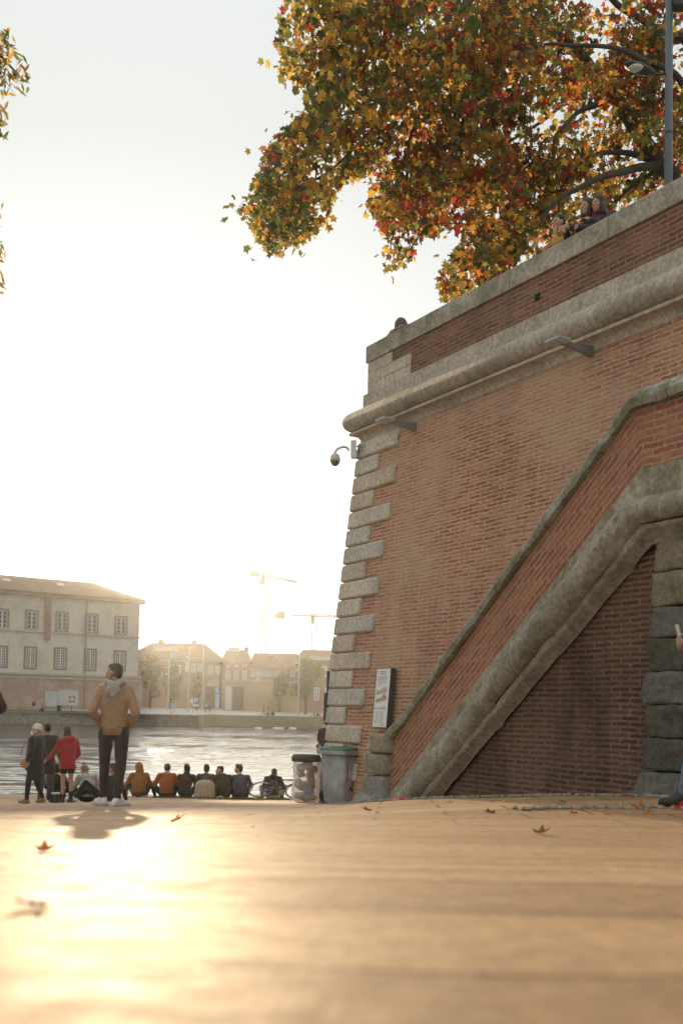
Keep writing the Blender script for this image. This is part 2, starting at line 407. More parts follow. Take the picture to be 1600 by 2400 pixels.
def kid(o, par):
    """children are modelled in world space; keep them there"""
    o.parent = par; o.matrix_parent_inverse = Matrix.Translation(-par.location)
    return o
BRICK = brick_mat('old_brick', (.41, .152, .084), (.53, .245, .145), (.59, .44, .30), bw=.27, rh=.061, pale=.80, palecol=(.55, .385, .26), dark=.24, lo=.45, hi=.60, palesc=.6)
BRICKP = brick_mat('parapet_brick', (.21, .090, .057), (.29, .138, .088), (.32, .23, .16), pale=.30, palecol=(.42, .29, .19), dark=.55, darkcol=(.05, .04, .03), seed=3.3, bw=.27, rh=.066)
LIME = stone_mat('limestone', (.56, .50, .405), dark=.35, bump=.35)
LIMEJ = stone_mat('limestone_band', (.55, .49, .395), jw=1.18, jh=20, dark=.4, bump=.35, off=0)
COPE = stone_mat('coping_stone', (.51, .47, .38), jw=1.9, jh=20, moss=.30, mosscol=(.12, .13, .065), dark=.45, bump=.35, off=0, mcol=(.12, .11, .09))
b = MB(); zb = .3
def uvq(pts): return pts
n = 24
b.poly([W(-ow(zb), ow(zb), zb), W(TE, ow(zb), zb), W(TE, .07, ZB), W(-.07, .07, ZB)], [(0, 0), (TE + ow(zb), 0), (TE + ow(zb), ZB - zb), (ow(zb) - .07, ZB - zb)])
b.poly([W(-.07, .07, ZB), W(-.07, -26, ZB), W(-ow(zb), -26, zb), W(-ow(zb), ow(zb), zb)], [(0, ZB), (26, ZB), (26, zb), (-.4, zb)])
b.poly([W(TE, ow(zb), zb), W(TE, -26, zb), W(TE, -26, ZB), W(TE, .07, ZB)], [(0, 0), (26, 0), (26, 5), (0, 5)])
kid(b.build('wall_face', BRICK), wall)
def run(prof, name, mat, smooth=False, par=None, depth=26):
    """prof: (o, z) points swept along the front and round the corner"""
    m = MB(); acc = [0]
    for (a, c), (d, e_) in zip(prof, prof[1:]): acc.append(acc[-1] + math.hypot(a - d, c - e_))
    for i in range(len(prof) - 1):
        (o0, z0), (o1, z1) = prof[i], prof[i + 1]
        m.poly([W(-o0, o0, z0), W(TE, o0, z0), W(TE, o1, z1), W(-o1, o1, z1)], [(0, acc[i] + .3), (TE, acc[i] + .3), (TE, acc[i + 1] + .3), (0, acc[i + 1] + .3)])
        m.poly([W(-o1, o1, z1), W(-o1, -depth, z1), W(-o0, -depth, z0), W(-o0, o0, z0)], [(0, acc[i + 1] + .3), (depth, acc[i + 1] + .3), (depth, acc[i] + .3), (0, acc[i] + .3)])
    me = m.me(name); bm = bmesh.new(); bm.from_mesh(me); bmesh.ops.remove_doubles(bm, verts=bm.verts, dist=1e-4); bm.to_mesh(me); bm.free()
    return kid(link(name, me, mat, None, smooth), par or wall)
rt = (Z2 - ZT0) / 2 + .012; zt = (Z2 + ZT0) / 2
run([(0, Z1 + .002), (.062, Z1), (.062, Z2 + .02)], 'stone_band', LIMEJ)
tor = [(.062, Z2 + .022)] + [(.135 + rt * math.cos(R(a)), zt + rt * math.sin(R(a))) for a in range(95, -91, -12)] + [(.09, ZT0 - .012)]
run(tor, 'round_moulding', stone_mat('limestone_torus', (.53, .48, .395), jw=1.18, jh=20, dark=.55, bump=.4, off=0, seed=2.), True)
run([(.10, ZT0 - .012), (.235, ZT0 - .014), (.235, ZF - .02)] + [(.235 - .155 * math.sin(R(a)), ZF - .02 - (ZF - .02 - ZB) * (1 - math.cos(R(a)))) for a in (15, 30, 45, 60, 75, 90)] + [(.06, ZB)], 'cove_moulding', LIMEJ, False)
# parapet
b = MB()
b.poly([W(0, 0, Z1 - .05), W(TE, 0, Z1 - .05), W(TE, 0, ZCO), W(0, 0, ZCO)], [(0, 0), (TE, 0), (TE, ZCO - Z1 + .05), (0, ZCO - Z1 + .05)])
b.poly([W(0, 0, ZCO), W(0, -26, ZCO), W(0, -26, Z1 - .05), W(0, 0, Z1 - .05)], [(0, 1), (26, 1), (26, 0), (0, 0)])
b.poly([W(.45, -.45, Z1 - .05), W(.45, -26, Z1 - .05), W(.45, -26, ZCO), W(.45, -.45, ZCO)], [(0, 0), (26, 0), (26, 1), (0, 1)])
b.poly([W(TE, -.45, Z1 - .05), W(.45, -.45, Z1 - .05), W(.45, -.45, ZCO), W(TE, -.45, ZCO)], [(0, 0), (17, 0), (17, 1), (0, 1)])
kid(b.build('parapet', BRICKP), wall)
run([(-.5, ZCO - .001), (.035, ZCO), (.035, ZP - .02), (.02, ZP), (-.49, ZP + .01), (-.5, ZCO)], 'coping', COPE)
dv = (ZCO - Z1) / 3
for k, (L, nm) in enumerate([(1.30, 0), (1.30, 0), (.74, 0)]):
    z0 = Z1 + dv * k; m = MB(); q = .004
    m.hexa([W(-.006, -L, z0 + q), W(-.006, .006, z0 + q), W(L, .006, z0 + q), W(L, -.3, z0 + q), W(-.006, -L, z0 + dv - q), W(-.006, .006, z0 + dv - q), W(L, .006, z0 + dv - q), W(L, -.3, z0 + dv - q)])
    kid(m.build('corner_stone', LIME, fix=True), wall)
# battered quoins, alternately long and short
z = ZB - .012; k = 0; qh = .293
QM = [stone_mat('quoin_stone_%s' % a, c_, dark=.3, bump=.4, seed=i * 3.) for i, (a, c_) in enumerate([('pale', (.57, .51, .42)), ('warm', (.52, .44, .35)), ('grey', (.49, .46, .40))])]
while z - qh > .9:
    L, S = (1.22, .62) if k % 2 == 0 else (.70, 1.1)
    L += random.uniform(-.05, .05)
    m = MB(); m.box(((L - .055) / 2, (.055 - S) / 2, z - qh / 2), (L + .055, S + .055, qh))
    me = m.me('quoin'); bm = bmesh.new(); bm.from_mesh(me); bmesh.ops.recalc_face_normals(bm, faces=bm.faces)
    bmesh.ops.bevel(bm, geom=bm.edges[:], offset=.028, segments=1, affect='EDGES')
    for vv in bm.verts:
        x_, y_, zz = vv.co; o = ow(zz)
        vv.co = W(x_ - o, y_ + o, zz)
    bmesh.ops.recalc_face_normals(bm, faces=bm.faces); bm.to_mesh(me); bm.free()
    kid(link('quoin_stone', me, QM[(k * 7 // 3) % 3]), wall)
    z -= qh + .02; k += 1
# a square drain hole in the parapet
t0, z0 = pw(1259, 696, .002); m = MB(); m.box((0, 0, 0), (.10, .02, .10), None)
dh = m.build('drain_hole', M('dark_void', (.012, .010, .009), .9, 0, bump=0)); dh.matrix_world = Matrix.Translation(W(t0, .0, z0)) @ Matrix.Rotation(math.atan2(Uy, Ux), 4, 'Z'); kid(dh, wall)

ZTER = ZP - 1.05
tm = MB(); tm.poly([W(.45, -.45, ZTER), W(.45, -40, ZTER), W(60, -40, ZTER), W(60, -.45, ZTER)])
to = tm.build('terrace', M('terrace_gravel', (.3, .26, .2), .9, .2, 3)); tag(to, kind='structure')

# ------------------------------------------------------------------ the stair
S0 = 1.6
stair = empty('stone_staircase', W(2.4, S0, 1.7), 'worn stone and brick staircase with mossy sloping parapet climbing the face of the wall', 'staircase')
(ta, za), (tb, zb_) = pw(1036, 1867, S0), pw(1512, 1291, S0)
SL = (zb_ - za) / (tb - ta)
def zr(t_): return za + SL * (t_ - ta)
_, ZL = pw(1560, 1263, S0)
OFF = [.06, .22, .22, .34, .22, .13, .06, .12]    # cove foot, fillet, torus foot, torus mid, torus head, band head, brick, coping
def hr(py, o):
    a, c = pw(1036, py, S0 + o); return c - zr(a)
def hl(py, o): return pw(1545, py, S0 + o)[1] - ZL
prof = {'cf': (.06, hr(1867, .06), hl(1268, .06)), 'fb': (.21, hr(1822, .21), hl(1226, .21)), 'tb': (.20, hr(1806, .2), hl(1219, .2)),
        'tt': (.18, hr(1734, .18), hl(1156, .18)), 'bt': (.12, hr(1701, .12), hl(1088, .12)), 'cb': (.05, hr(1578, .05), hl(940, .05)), 'ct': (.10, hr(1538, .1), hl(894, .1))}
T0 = pw(903, 1850, S0)[0]; T1 = 9.6
def sweep(lines, name, mat, amp=.0, nf=4., st=.14, smooth=True, cap=True, t0=None, blk=0, bj=.02):
    """lines: (o, h on the flight, h on the landing)"""
    rows = []; uvs = []; acc = [0]
    for p, q in zip(lines, lines[1:]): acc.append(acc[-1] + math.hypot(p[0] - q[0], (p[1] - q[1]) * .77))
    a0 = T0 if t0 is None else t0; nr = int((tb - a0) / st); nl = int((T1 - tb) / st)
    for i, (o, h1, h2) in enumerate(lines):
        tk = ta + (ZL + h2 - za - h1) / SL
        row = [(lerp(a0, tk, j / nr), 0) for j in range(nr)] + [(lerp(tk, T1, j / nl), 1) for j in range(nl + 1)]
        pts = []; u_ = []
        for tt, fl in row:
            zz = zr(tt) + h1 if not fl else ZL + h2
            p = W(tt, S0 + o, zz)
            if blk:      # separate cut stones: each sits a little in or out, with an open joint
                ul = (tt - a0) * 1.29 if not fl else (tk - a0) * 1.29 + tt - tk; bi_ = int(ul / blk + .5); fr_ = abs(ul / blk - bi_) * blk * 0 + abs((ul / blk) % 1 - .5) * blk; rr = random.Random(bi_ * 7 + len(name)); do_, dh_ = rr.uniform(-bj, bj), rr.uniform(-bj, bj) * .7
                gq = bj * 1.1 * max(0, 1 - (blk / 2 - abs((ul / blk + .5) % 1 - .5) * blk) / .05) if False else bj * 1.4 * max(0, 1 - abs((ul / blk + .5) % 1 - 0.) * blk / .05 if (ul / blk + .5) % 1 < .5 else 1 - (1 - (ul / blk + .5) % 1) * blk / .05)
                p = p + Vector((Nn.x * (do_ - gq), Nn.y * (do_ - gq), dh_))
            if amp:
                d = amp * (mn.noise(p * nf) + .6 * mn.noise(p * nf * 2.7)); d2 = amp * .7 * mn.noise(p * nf + Vector((9, 9, 9)))
                p = p + Vector((Nn.x * d, Nn.y * d, d2))
            pts.append(p); u_.append(((tt - a0) * 1.29 if not fl else (tk - a0) * 1.29 + tt - tk, acc[i]))
        rows.append(pts); uvs.append(u_)
    m = MB(); n_ = len(rows[0])
    for i in range(len(rows) - 1):
        for j in range(n_ - 1):
            m.poly([rows[i][j], rows[i][j + 1], rows[i + 1][j + 1], rows[i + 1][j]], [uvs[i][j], uvs[i][j + 1], uvs[i + 1][j + 1], uvs[i + 1][j]])
    if cap:
        m.poly([r_[0] for r_ in rows], [(o, h) for o, h, _ in lines])
        m.poly([r_[-1] for r_ in rows][::-1], [(o, h) for o, h, _ in lines])
    me = m.me(name); bm = bmesh.new(); bm.from_mesh(me); bmesh.ops.remove_doubles(bm, verts=bm.verts, dist=1e-4); bmesh.ops.recalc_face_normals(bm, faces=bm.faces); bm.to_mesh(me); bm.free()
    o_ = link(name, me, mat, None, smooth); return kid(o_, stair)
P = prof
def mid(a, c, k, o): return (o, lerp(P[a][1], P[c][1], k), lerp(P[a][2], P[c][2], k))
MOSSY = stone_mat('mossy_stone', (.50, .47, .39), jw=1.05, jh=20, moss=.50, mosscol=(.11, .125, .03), dark=.7, bump=1., off=0, mcol=(.1, .09, .07))
WORN = stone_mat('worn_stone', (.43, .395, .31), jw=1.28, jh=20, moss=.06, mosscol=(.11, .11, .06), dark=.7, bump=.9, off=0)
WORND = stone_mat('worn_dark_stone', (.43, .395, .315), jw=1.28, jh=20, moss=.05, mosscol=(.12, .12, .07), dark=.85, bump=1., off=0, seed=4.)
BRICKS = brick_mat('stair_brick', (.36, .125, .07), (.44, .185, .105), (.46, .32, .22), pale=.25, palecol=(.45, .27, .17), dark=.28, seed=5.1, rh=.064, bw=.27)
BRICKL = brick_mat('under_stair_brick', (.105, .041, .026), (.15, .065, .043), (.25, .19, .145), pale=.50, palecol=(.20, .135, .10), dark=.85, darkcol=(.022, .014, .011), seed=8.2, lo=.40, hi=.66, darksc=.3, bw=.25, rh=.060)  # soiled brick, darkened further to paint in the shade below the stair
back = -.34
sweep([P['cf'], mid('cf', 'fb', .30, .085), mid('cf', 'fb', .6, .135), mid('cf', 'fb', .85, .19), P['fb'], P['tb']], 'cove_moulding', WORN, .014, 4., st=.07, blk=1.28, bj=.026)
pt = [(.20 + .16 * math.sin(R(a)), lerp(P['tb'][1], P['tt'][1], .5 - .5 * math.cos(R(a))), lerp(P['tb'][2], P['tt'][2], .5 - .5 * math.cos(R(a)))) for a in range(0, 181, 15)]
sweep([P['tb']] + pt + [P['tt']], 'round_moulding', WORND, .020, 3.6, st=.07, blk=1.28, bj=.045)
sweep([(.16, P['tt'][1] - .03, P['tt'][2] - .03), (.125, P['tt'][1] + .03, P['tt'][2] + .02), P['bt'], (.05, P['bt'][1] + .012, P['bt'][2] + .01)], 'stone_band', stone_mat('stair_band_stone', (.42, .37, .275), jw=.72, jh=20, moss=.1, dark=.45, bump=.7, off=0), .010, st=.07, blk=.72, bj=.012, smooth=False)
sweep([(.05, P['bt'][1] - .02, P['bt'][2] - .02), P['cb'], (back, P['cb'][1], P['cb'][2]), (back, P['bt'][1] - .9, P['bt'][2] - .9)], 'parapet', BRICKS, .004, 6, smooth=False)
h1, h2 = P['ct'][1], P['ct'][2]; c1_, c2_ = P['cb'][1], P['cb'][2]
sweep([(.04, c1_ - .005, c2_ - .005), (.12, c1_ + .005, c2_ + .005), (.135, lerp(c1_, h1, .5), lerp(c2_, h2, .5)), (.115, h1 - .03, h2 - .03), (.07, h1 + .01, h2 + .01), (-.12, h1 + .045, h2 + .04), (-.34, h1, h2), (-.40, c1_ + .02, c2_ + .02), (-.34, c1_ - .005, c2_ - .005)], 'coping', MOSSY, .030, 3.2, st=.09, smooth=False, blk=1.05, bj=.028)
# masonry under the flight
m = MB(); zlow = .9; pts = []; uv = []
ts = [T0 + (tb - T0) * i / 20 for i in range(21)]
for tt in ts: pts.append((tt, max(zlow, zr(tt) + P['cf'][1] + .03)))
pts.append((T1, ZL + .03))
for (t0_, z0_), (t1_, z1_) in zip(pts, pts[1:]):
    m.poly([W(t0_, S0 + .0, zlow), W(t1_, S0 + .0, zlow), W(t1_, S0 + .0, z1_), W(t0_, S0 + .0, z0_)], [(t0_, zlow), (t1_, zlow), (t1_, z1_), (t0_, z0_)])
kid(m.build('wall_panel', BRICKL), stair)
# treads between the parapet and the wall
m = MB(); nst = 20
for i in range(nst):
    t0_ = lerp(T0 + .25, tb + .1, i / nst); t1_ = lerp(T0 + .25, tb + .1, (i + 1) / nst); zt_ = zr(t1_) + P['bt'][1] - .25
    m.hexa([W(t0_, .2, zlow), W(t1_, .2, zlow), W(t1_, S0 + back, zlow), W(t0_, S0 + back, zlow), W(t0_, .2, zt_), W(t1_, .2, zt_), W(t1_, S0 + back, zt_), W(t0_, S0 + back, zt_)])
m.hexa([W(tb + .1, .08, 3), W(T1, .08, 3), W(T1, S0 + back, 3), W(tb + .1, S0 + back, 3)] + [W(a_, o_, ZL + P['bt'][2] - .2) for a_, o_ in ((tb + .1, .08), (T1, .08), (T1, S0 + back), (tb + .1, S0 + back))])
kid(m.build('steps', WORN, fix=True), stair)

def rough_block(c8, dims, r=.05, amp=.02, cuts=7, seed=0, nf=3.):
    """a weathered ashlar: rounded box mapped onto eight corners"""
    bm = bmesh.new(); bmesh.ops.create_cube(bm, size=1); bmesh.ops.subdivide_edges(bm, edges=bm.edges[:], cuts=cuts, use_grid_fill=True)
    D = Vector(dims)
    for vv in bm.verts:
        p = Vector(((vv.co[i] + .5) * D[i] for i in range(3))); q = Vector((min(max(p[i], r), D[i] - r) for i in range(3)))
        d = p - q
        if d.length > 1e-6: p = q + d.normalized() * r
        s_ = Vector((seed * 5.1, seed * 2.3, 0)); nn = (p - D / 2).normalized()
        p += nn * amp * (mn.noise(p * nf + s_) + .6 * mn.noise(p * nf * 3 + s_))
        a, b_, c_ = (p[i] / D[i] for i in range(3))
        lo_ = lerp(lerp(c8[0], c8[1], a), lerp(c8[3], c8[2], a), b_); hi_ = lerp(lerp(c8[4], c8[5], a), lerp(c8[7], c8[6], a), b_)
        vv.co = lerp(lo_, hi_, c_)
    bmesh.ops.recalc_face_normals(bm, faces=bm.faces)
    me = bpy.data.meshes.new('block'); bm.to_mesh(me); bm.free(); return me
def wblock(t0_, t1_, o0, o1, z0_, z1_, fl=0.):
    return [W(t0_ - fl, o0, z0_), W(t1_ + fl, o0, z0_), W(t1_ + fl, o1 + fl, z0_), W(t0_ - fl, o1 + fl, z0_), W(t0_, o0, z1_), W(t1_, o0, z1_), W(t1_, o1, z1_), W(t0_, o1, z1_)]
DARKST = [stone_mat('pier_stone_%s' % a, c_, moss=mo, mosscol=(.075, .085, .05), dark=.6, bump=.9, seed=i * 4.) for i, (a, c_, mo) in enumerate([('tan', (.27, .235, .165), .1), ('grey', (.17, .16, .132), .1), ('green', (.10, .096, .075), .25)])]  # soiled stone; shade from landing and tree is also painted into these colours
pj = [1272, 1343, 1424, 1497, 1575, 1651, 1729, 1805, 1880]
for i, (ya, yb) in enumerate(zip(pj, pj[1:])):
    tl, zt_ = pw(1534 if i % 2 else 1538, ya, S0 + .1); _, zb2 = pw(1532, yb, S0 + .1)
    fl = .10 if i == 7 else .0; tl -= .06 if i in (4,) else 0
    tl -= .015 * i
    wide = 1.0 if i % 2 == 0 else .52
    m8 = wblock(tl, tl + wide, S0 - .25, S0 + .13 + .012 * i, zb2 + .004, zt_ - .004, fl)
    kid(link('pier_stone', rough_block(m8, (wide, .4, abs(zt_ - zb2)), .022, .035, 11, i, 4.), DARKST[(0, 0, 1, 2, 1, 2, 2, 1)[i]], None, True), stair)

# free-standing pillar of three stones at the foot of the flight
pil = empty('stone_pillar', W(T0 - .25, S0, 1.6), 'rough pillar of three stacked stone blocks at the foot of the stair', 'pillar')
PM = [stone_mat('pillar_stone_%s' % a, c_, dark=.5, bump=1., moss=mo, seed=i * 6., sc_=1.6) for i, (a, c_, mo) in enumerate([('grey', (.33, .32, .28), .1), ('buff', (.38, .34, .265), .15), ('ochre', (.36, .31, .22), .25)])]
for i, (xa, xb, ya, yb) in enumerate([(846, 899, 1814, 1885), (850, 901, 1764, 1813), (858, 906, 1719, 1763)]):
    ta_, zt_ = pw(xa, ya, S0 + .16); tb2, _ = pw(xb, ya, S0 + .16); _, zb2 = pw(xa, yb, S0 + .16)
    m8 = wblock(ta_, tb2, S0 - .45, S0 + .16, zb2, zt_)
    kid(link('stone_block', rough_block(m8, (abs(tb2 - ta_), .6, abs(zt_ - zb2)), .045, .022, 8, i + 20, 4.), PM[i], None, True), pil)
m8 = wblock(pw(836, 1870, S0 + .2)[0], pw(880, 1870, S0 + .2)[0], S0 - .2, S0 + .3, 1.45, pw(860, 1862, S0 + .2)[1])
kid(link('base_stone', rough_block(m8, (.8, .5, .25), .07, .03, 7, 31), PM[0], None, True), pil)
# ------------------------------------------------------------------ trees
CI = CR.inverted()
def proj(p):
    q = CI @ (Vector(p) - Vector((0, 0, ZC))); return 800 + F * q.x / -q.z, 1200 + SHIFT - F * q.y / -q.z
def inside(x, y, poly):
    r = False; j = len(poly) - 1
    for i in range(len(poly)):
        (a, b), (c, d) = poly[i], poly[j]
        if (b > y) != (d > y) and x < (c - a) * (y - b) / (d - b) + a: r = not r
        j = i
    return r
def smoothline(pts, k=5):
    o = []
    for i in range(len(pts) - 1):
        p0 = pts[max(i - 1, 0)]; p1 = pts[i]; p2 = pts[i + 1]; p3 = pts[min(i + 2, len(pts) - 1)]
        for j in range(k):
            t = j / k
            o.append(.5 * ((2 * p1) + (p2 - p0) * t + (2 * p0 - 5 * p1 + 4 * p2 - p3) * t * t + (3 * p1 - p0 - 3 * p2 + p3) * t ** 3))
    return o + [pts[-1]]
def leaf_mat(name, trans=1.8):
    t = NT(name)
    a = t.n('ShaderNodeAttribute', {'attribute_name': 'tint'}).outputs['Color']
    vein = t.noise(t.obj(), 60, 3)
    a = t.mix(t.math('MULTIPLY', vein, .35), a, sc3((.2, .15, .06), .5))
    d = t.n('ShaderNodeBsdfPrincipled'); t.set(d, 'Base Color', a); t.set(d, 'Roughness', .5); t.set(d, 'Specular IOR Level', .35)
    tr = t.n('ShaderNodeBsdfTranslucent'); t.set(tr, 0, t.mix(1., a, (trans, trans, trans), 'MULTIPLY'))
    mx_ = t.n('ShaderNodeMixShader'); t.set(mx_, 0, .62); t.t.links.new(d.outputs[0], mx_.inputs[1]); t.t.links.new(tr.outputs[0], mx_.inputs[2])
    t.t.links.new(mx_.outputs[0], t.out.inputs[0]); return t.m
LEAFM = leaf_mat('autumn_leaf')
STAR = []
for a, r_ in [(-158, .34), (-125, .66), (-95, .50), (-60, .98), (-44, .70), (-28, .60), (0, 1.12), (28, .60), (44, .70), (60, .98), (95, .50), (125, .66), (158, .34)]:
    STAR.append((math.sin(R(a)) * r_, math.cos(R(a)) * r_ + .15))
LANCE = [(0, -.5), (.13, -.15), (.14, .1), (.06, .4), (0, .62), (-.06, .4), (-.14, .1), (-.13, -.15)]
def leaves_mesh(name, items):
    """items: (centre, tip dir, normal, size, colour, outline)"""
    vs = []; fs = []; cols = []
    for c, tip, nor, s_, col, shp in items:
        y = tip.normalized(); x = y.cross(nor).normalized(); n_ = x.cross(y)
        b0 = len(vs); curl = random.uniform(-.25, .25); fold = random.uniform(0, .3)
        for a, d in shp:
            p = c + (x * a + y * d + n_ * (abs(a) * fold + d * d * curl)) * s_; vs.append(tuple(p)); cols += [*col, 1]
        fs.append(tuple(range(b0, len(vs))))
    me = bpy.data.meshes.new(name); me.from_pydata(vs, [], fs)
    ca = me.color_attributes.new('tint', 'FLOAT_COLOR', 'POINT'); ca.data.foreach_set('color', cols)
    return me
def rv(): return Vector((random.gauss(0, 1), random.gauss(0, 1), random.gauss(0, 1)))
GOLD, AMBER, ORNG, RED, OLIVE, GREEN, BROWN = (.60, .38, .06), (.50, .26, .045), (.44, .15, .03), (.33, .03, .02), (.22, .195, .04), (.10, .13, .032), (.13, .075, .03)
BARK = stone_mat('plane_bark', (.085, .075, .055), dark=.6, bump=.7, pits=0, moss=.25, mosscol=(.10, .095, .06), sc_=2)

tree = empty('autumn_tree', (6.9, 18.6, ZTER), 'large autumn tree of green, gold and red leaves spreading over the terrace wall', 'tree')
limbs = [  # (pixel x, pixel y, distance) along each limb, radii
    ([(1720, 900, 18.6), (1690, 640, 18.5), (1640, 470, 18.3), (1600, 425, 18.2), (1552, 393, 18.1), (1523, 351, 18), (1471, 274, 18), (1418, 203, 18.2), (1376, 151, 18.3), (1345, 116, 18.4), (1302, 77, 18.5), (1275, 42, 18.7), (1262, -12, 19), (1240, -120, 19.5)], .22, .05),
    ([(1640, 470, 18.4), (1660, 330, 18.6), (1640, 160, 18.6), (1600, 91, 18.5), (1541, 70, 18.3), (1506, 49, 18.2), (1453, 14, 18), (1380, -60, 17.6)], .12, .05),
    ([(1640, 440, 18.6), (1600, 309, 18.9), (1555, 270, 19.2), (1506, 245, 19.4), (1436, 207, 19.6), (1365, 182, 19.8), (1310, 147, 20), (1260, 140, 20.2), (1180, 160, 20.2)], .085, .02),
    ([(1660, 330, 18.5), (1600, 200, 17.6), (1552, 161, 17.2), (1506, 140, 17), (1453, 116, 16.8), (1401, 105, 16.7), (1330, 105, 16.7), (1260, 109, 16.8), (1150, 150, 17)], .07, .02),
    ([(1541, 386, 18), (1471, 396, 17.4), (1418, 410, 17), (1366, 438, 16.8), (1310, 467, 16.7), (1278, 498, 16.7), (1260, 533, 16.8)], .085, .018),
    ([(1516, 372, 18), (1464, 358, 17.8), (1401, 358, 17.7), (1359, 386, 17.7), (1330, 414, 17.8), (1305, 450, 17.9)], .065, .02),
    ([(1430, 232, 18.1), (1366, 260, 17.6), (1330, 288, 17.3), (1302, 326, 17.2), (1295, 379, 17.2), (1310, 431, 17.3)], .055, .016),
    ([(1262, -12, 19), (1155, -30, 18.6), (1097, 0, 18.3), (1050, 90, 18), (1015, 132, 17.9), (1004, 190, 17.8), (960, 330, 17.9), (950, 450, 18), (915, 570, 18.2)], .11, .016),
    ([(1534, 403, 18), (1471, 442, 18.3), (1436, 474, 18.6), (1400, 500, 18.8)], .05, .02),
    ([(1260, 140, 20.2), (1150, 200, 19.8), (1000, 255, 19.4), (900, 268, 19.2), (872, 307, 19.1), (780, 395, 19), (690, 450, 19), (630, 490, 19)], .065, .012),
    ([(1260, 533, 16.8), (1180, 560, 17), (1110, 610, 17.3), (1060, 670, 17.6)], .022, .008),
    ([(1155, -30, 18.6), (1000, -20, 18.8), (880, 30, 19), (780, 90, 19.2), (700, 130, 19.3)], .075, .014),
    ([(1600, 91, 18.5), (1480, 120, 20.5), (1380, 180, 21), (1300, 260, 21.3), (1200, 330, 21.4), (1100, 420, 21.5)], .08, .02),
    ([(1310, 467, 16.7), (1305, 530, 16.8), (1300, 560, 16.9)], .02, .01),
]
m = MB(); nodes = []
for i, (pts, r0, r1) in enumerate(limbs):
    p3 = smoothline([at(*p) for p in pts], 5); k = len(p3)
    for j in range(1, k - 1): p3[j] = p3[j] + Vector((mn.noise(p3[j] * 1.3 + Vector((i, 0, 0))), 0, mn.noise(p3[j] * 1.3 + Vector((0, i, 5))))) * .05
    m.tube(p3, [lerp(r0, r1, (j / (k - 1)) ** .8) for j in range(k)], 8)
    nodes += p3[k // 5:]
kid(m.build('trunk', BARK, smooth=True), tree)
POLY = [(668, -60), (655, 60), (645, 110), (655, 185), (690, 215), (725, 262), (655, 305), (626, 350), (600, 410), (556, 488), (592, 545), (640, 608), (712, 572), (768, 525), (790, 440), (866, 410), (866, 480), (903, 560), (892, 640), (950, 620), (995, 560), (1050, 535), (1085, 560), (1022, 640), (1035, 712), (1130, 690), (1260, 610), (1330, 560), (1460, 490), (1560, 430), (1680, 380), (1680, -80)]
items = []; tw = MB(); ncl = 0
def tint(c, px, py):
    q = mn.noise(c * .55 + Vector((3, 1, 2))) + .35 * mn.noise(c * 1.9)
    lf = 1 - sstep(620, 1250, px)
    wts = [(GOLD, 3.0 + 2.2 * lf), (AMBER, 1.7 + 1.2 * q), (ORNG, 1.1 + 1.4 * (1 - lf)), (RED, max(.25, .8 + 2.2 * (1 - lf) + 1.5 * q - sstep(250, 600, py) * lf)), (OLIVE, 4.2 + 5 * max(0, -q) + 1.5 * lf), (GREEN, 2.6 + 8 * max(0, -q) + lf * 3 * sstep(250, 500, py)), (BROWN, 1.4)]
    s_ = sum(max(0, w_) for _, w_ in wts); r_ = random.random() * s_
    for k_, w_ in wts:
        r_ -= max(0, w_)
        if r_ <= 0: break
    f = random.uniform(.75, 1.25); return tuple(min(.9, x * f) for x in k_)
while ncl < 1160:
    px = random.uniform(560, 1680); py = random.uniform(-70, 720)
    if not inside(px, py, POLY): continue
    Y = random.uniform(16., 20.5)
    if px > 1230: Y = random.uniform(17., 20.5)
    c = at(px, py, Y); dens = .66
    if px > 1280: dens = .46
    if px < 860 and py > 280: dens = .8
    if mn.noise(c * .75) * 1.0 + .5 < 1 - dens - .12: continue
    ncl += 1
    nl = random.randint(16, 34); rad = random.uniform(.14, .32); pal = [tint(c, px, py) for _ in range(2)]; kb = random.choice((.5, .75, 1., 1., 1.2))
    near = min(nodes, key=lambda q: (q - c).length_squared)
    if (near - c).length < 1.1:
        m1 = (near + c) / 2 + Vector((0, 0, random.uniform(-.05, .25))); tw.tube([near, m1, c], [.012, .009, .005], 4); nodes.append(c)
    for _ in range(nl):
        d = rv(); d *= rad / 1.4; p = c + Vector((d.x, d.y, d.z * .8))
        x_, y_ = proj(p)
        if not inside(x_, y_, POLY) and random.random() < .9: continue
        tip = Vector((random.gauss(0, .6), random.gauss(0, .6), -.55 + random.gauss(0, .4)))
        items.append((p, tip, rv(), random.uniform(.055, .115), tint(c, px, py) if random.random() < .28 else sc3(random.choice(pal), kb * random.uniform(.75, 1.25)), STAR))
kid(tw.build('twigs', BARK), tree)
kid(link('crown', leaves_mesh('crown', items), LEAFM), tree)

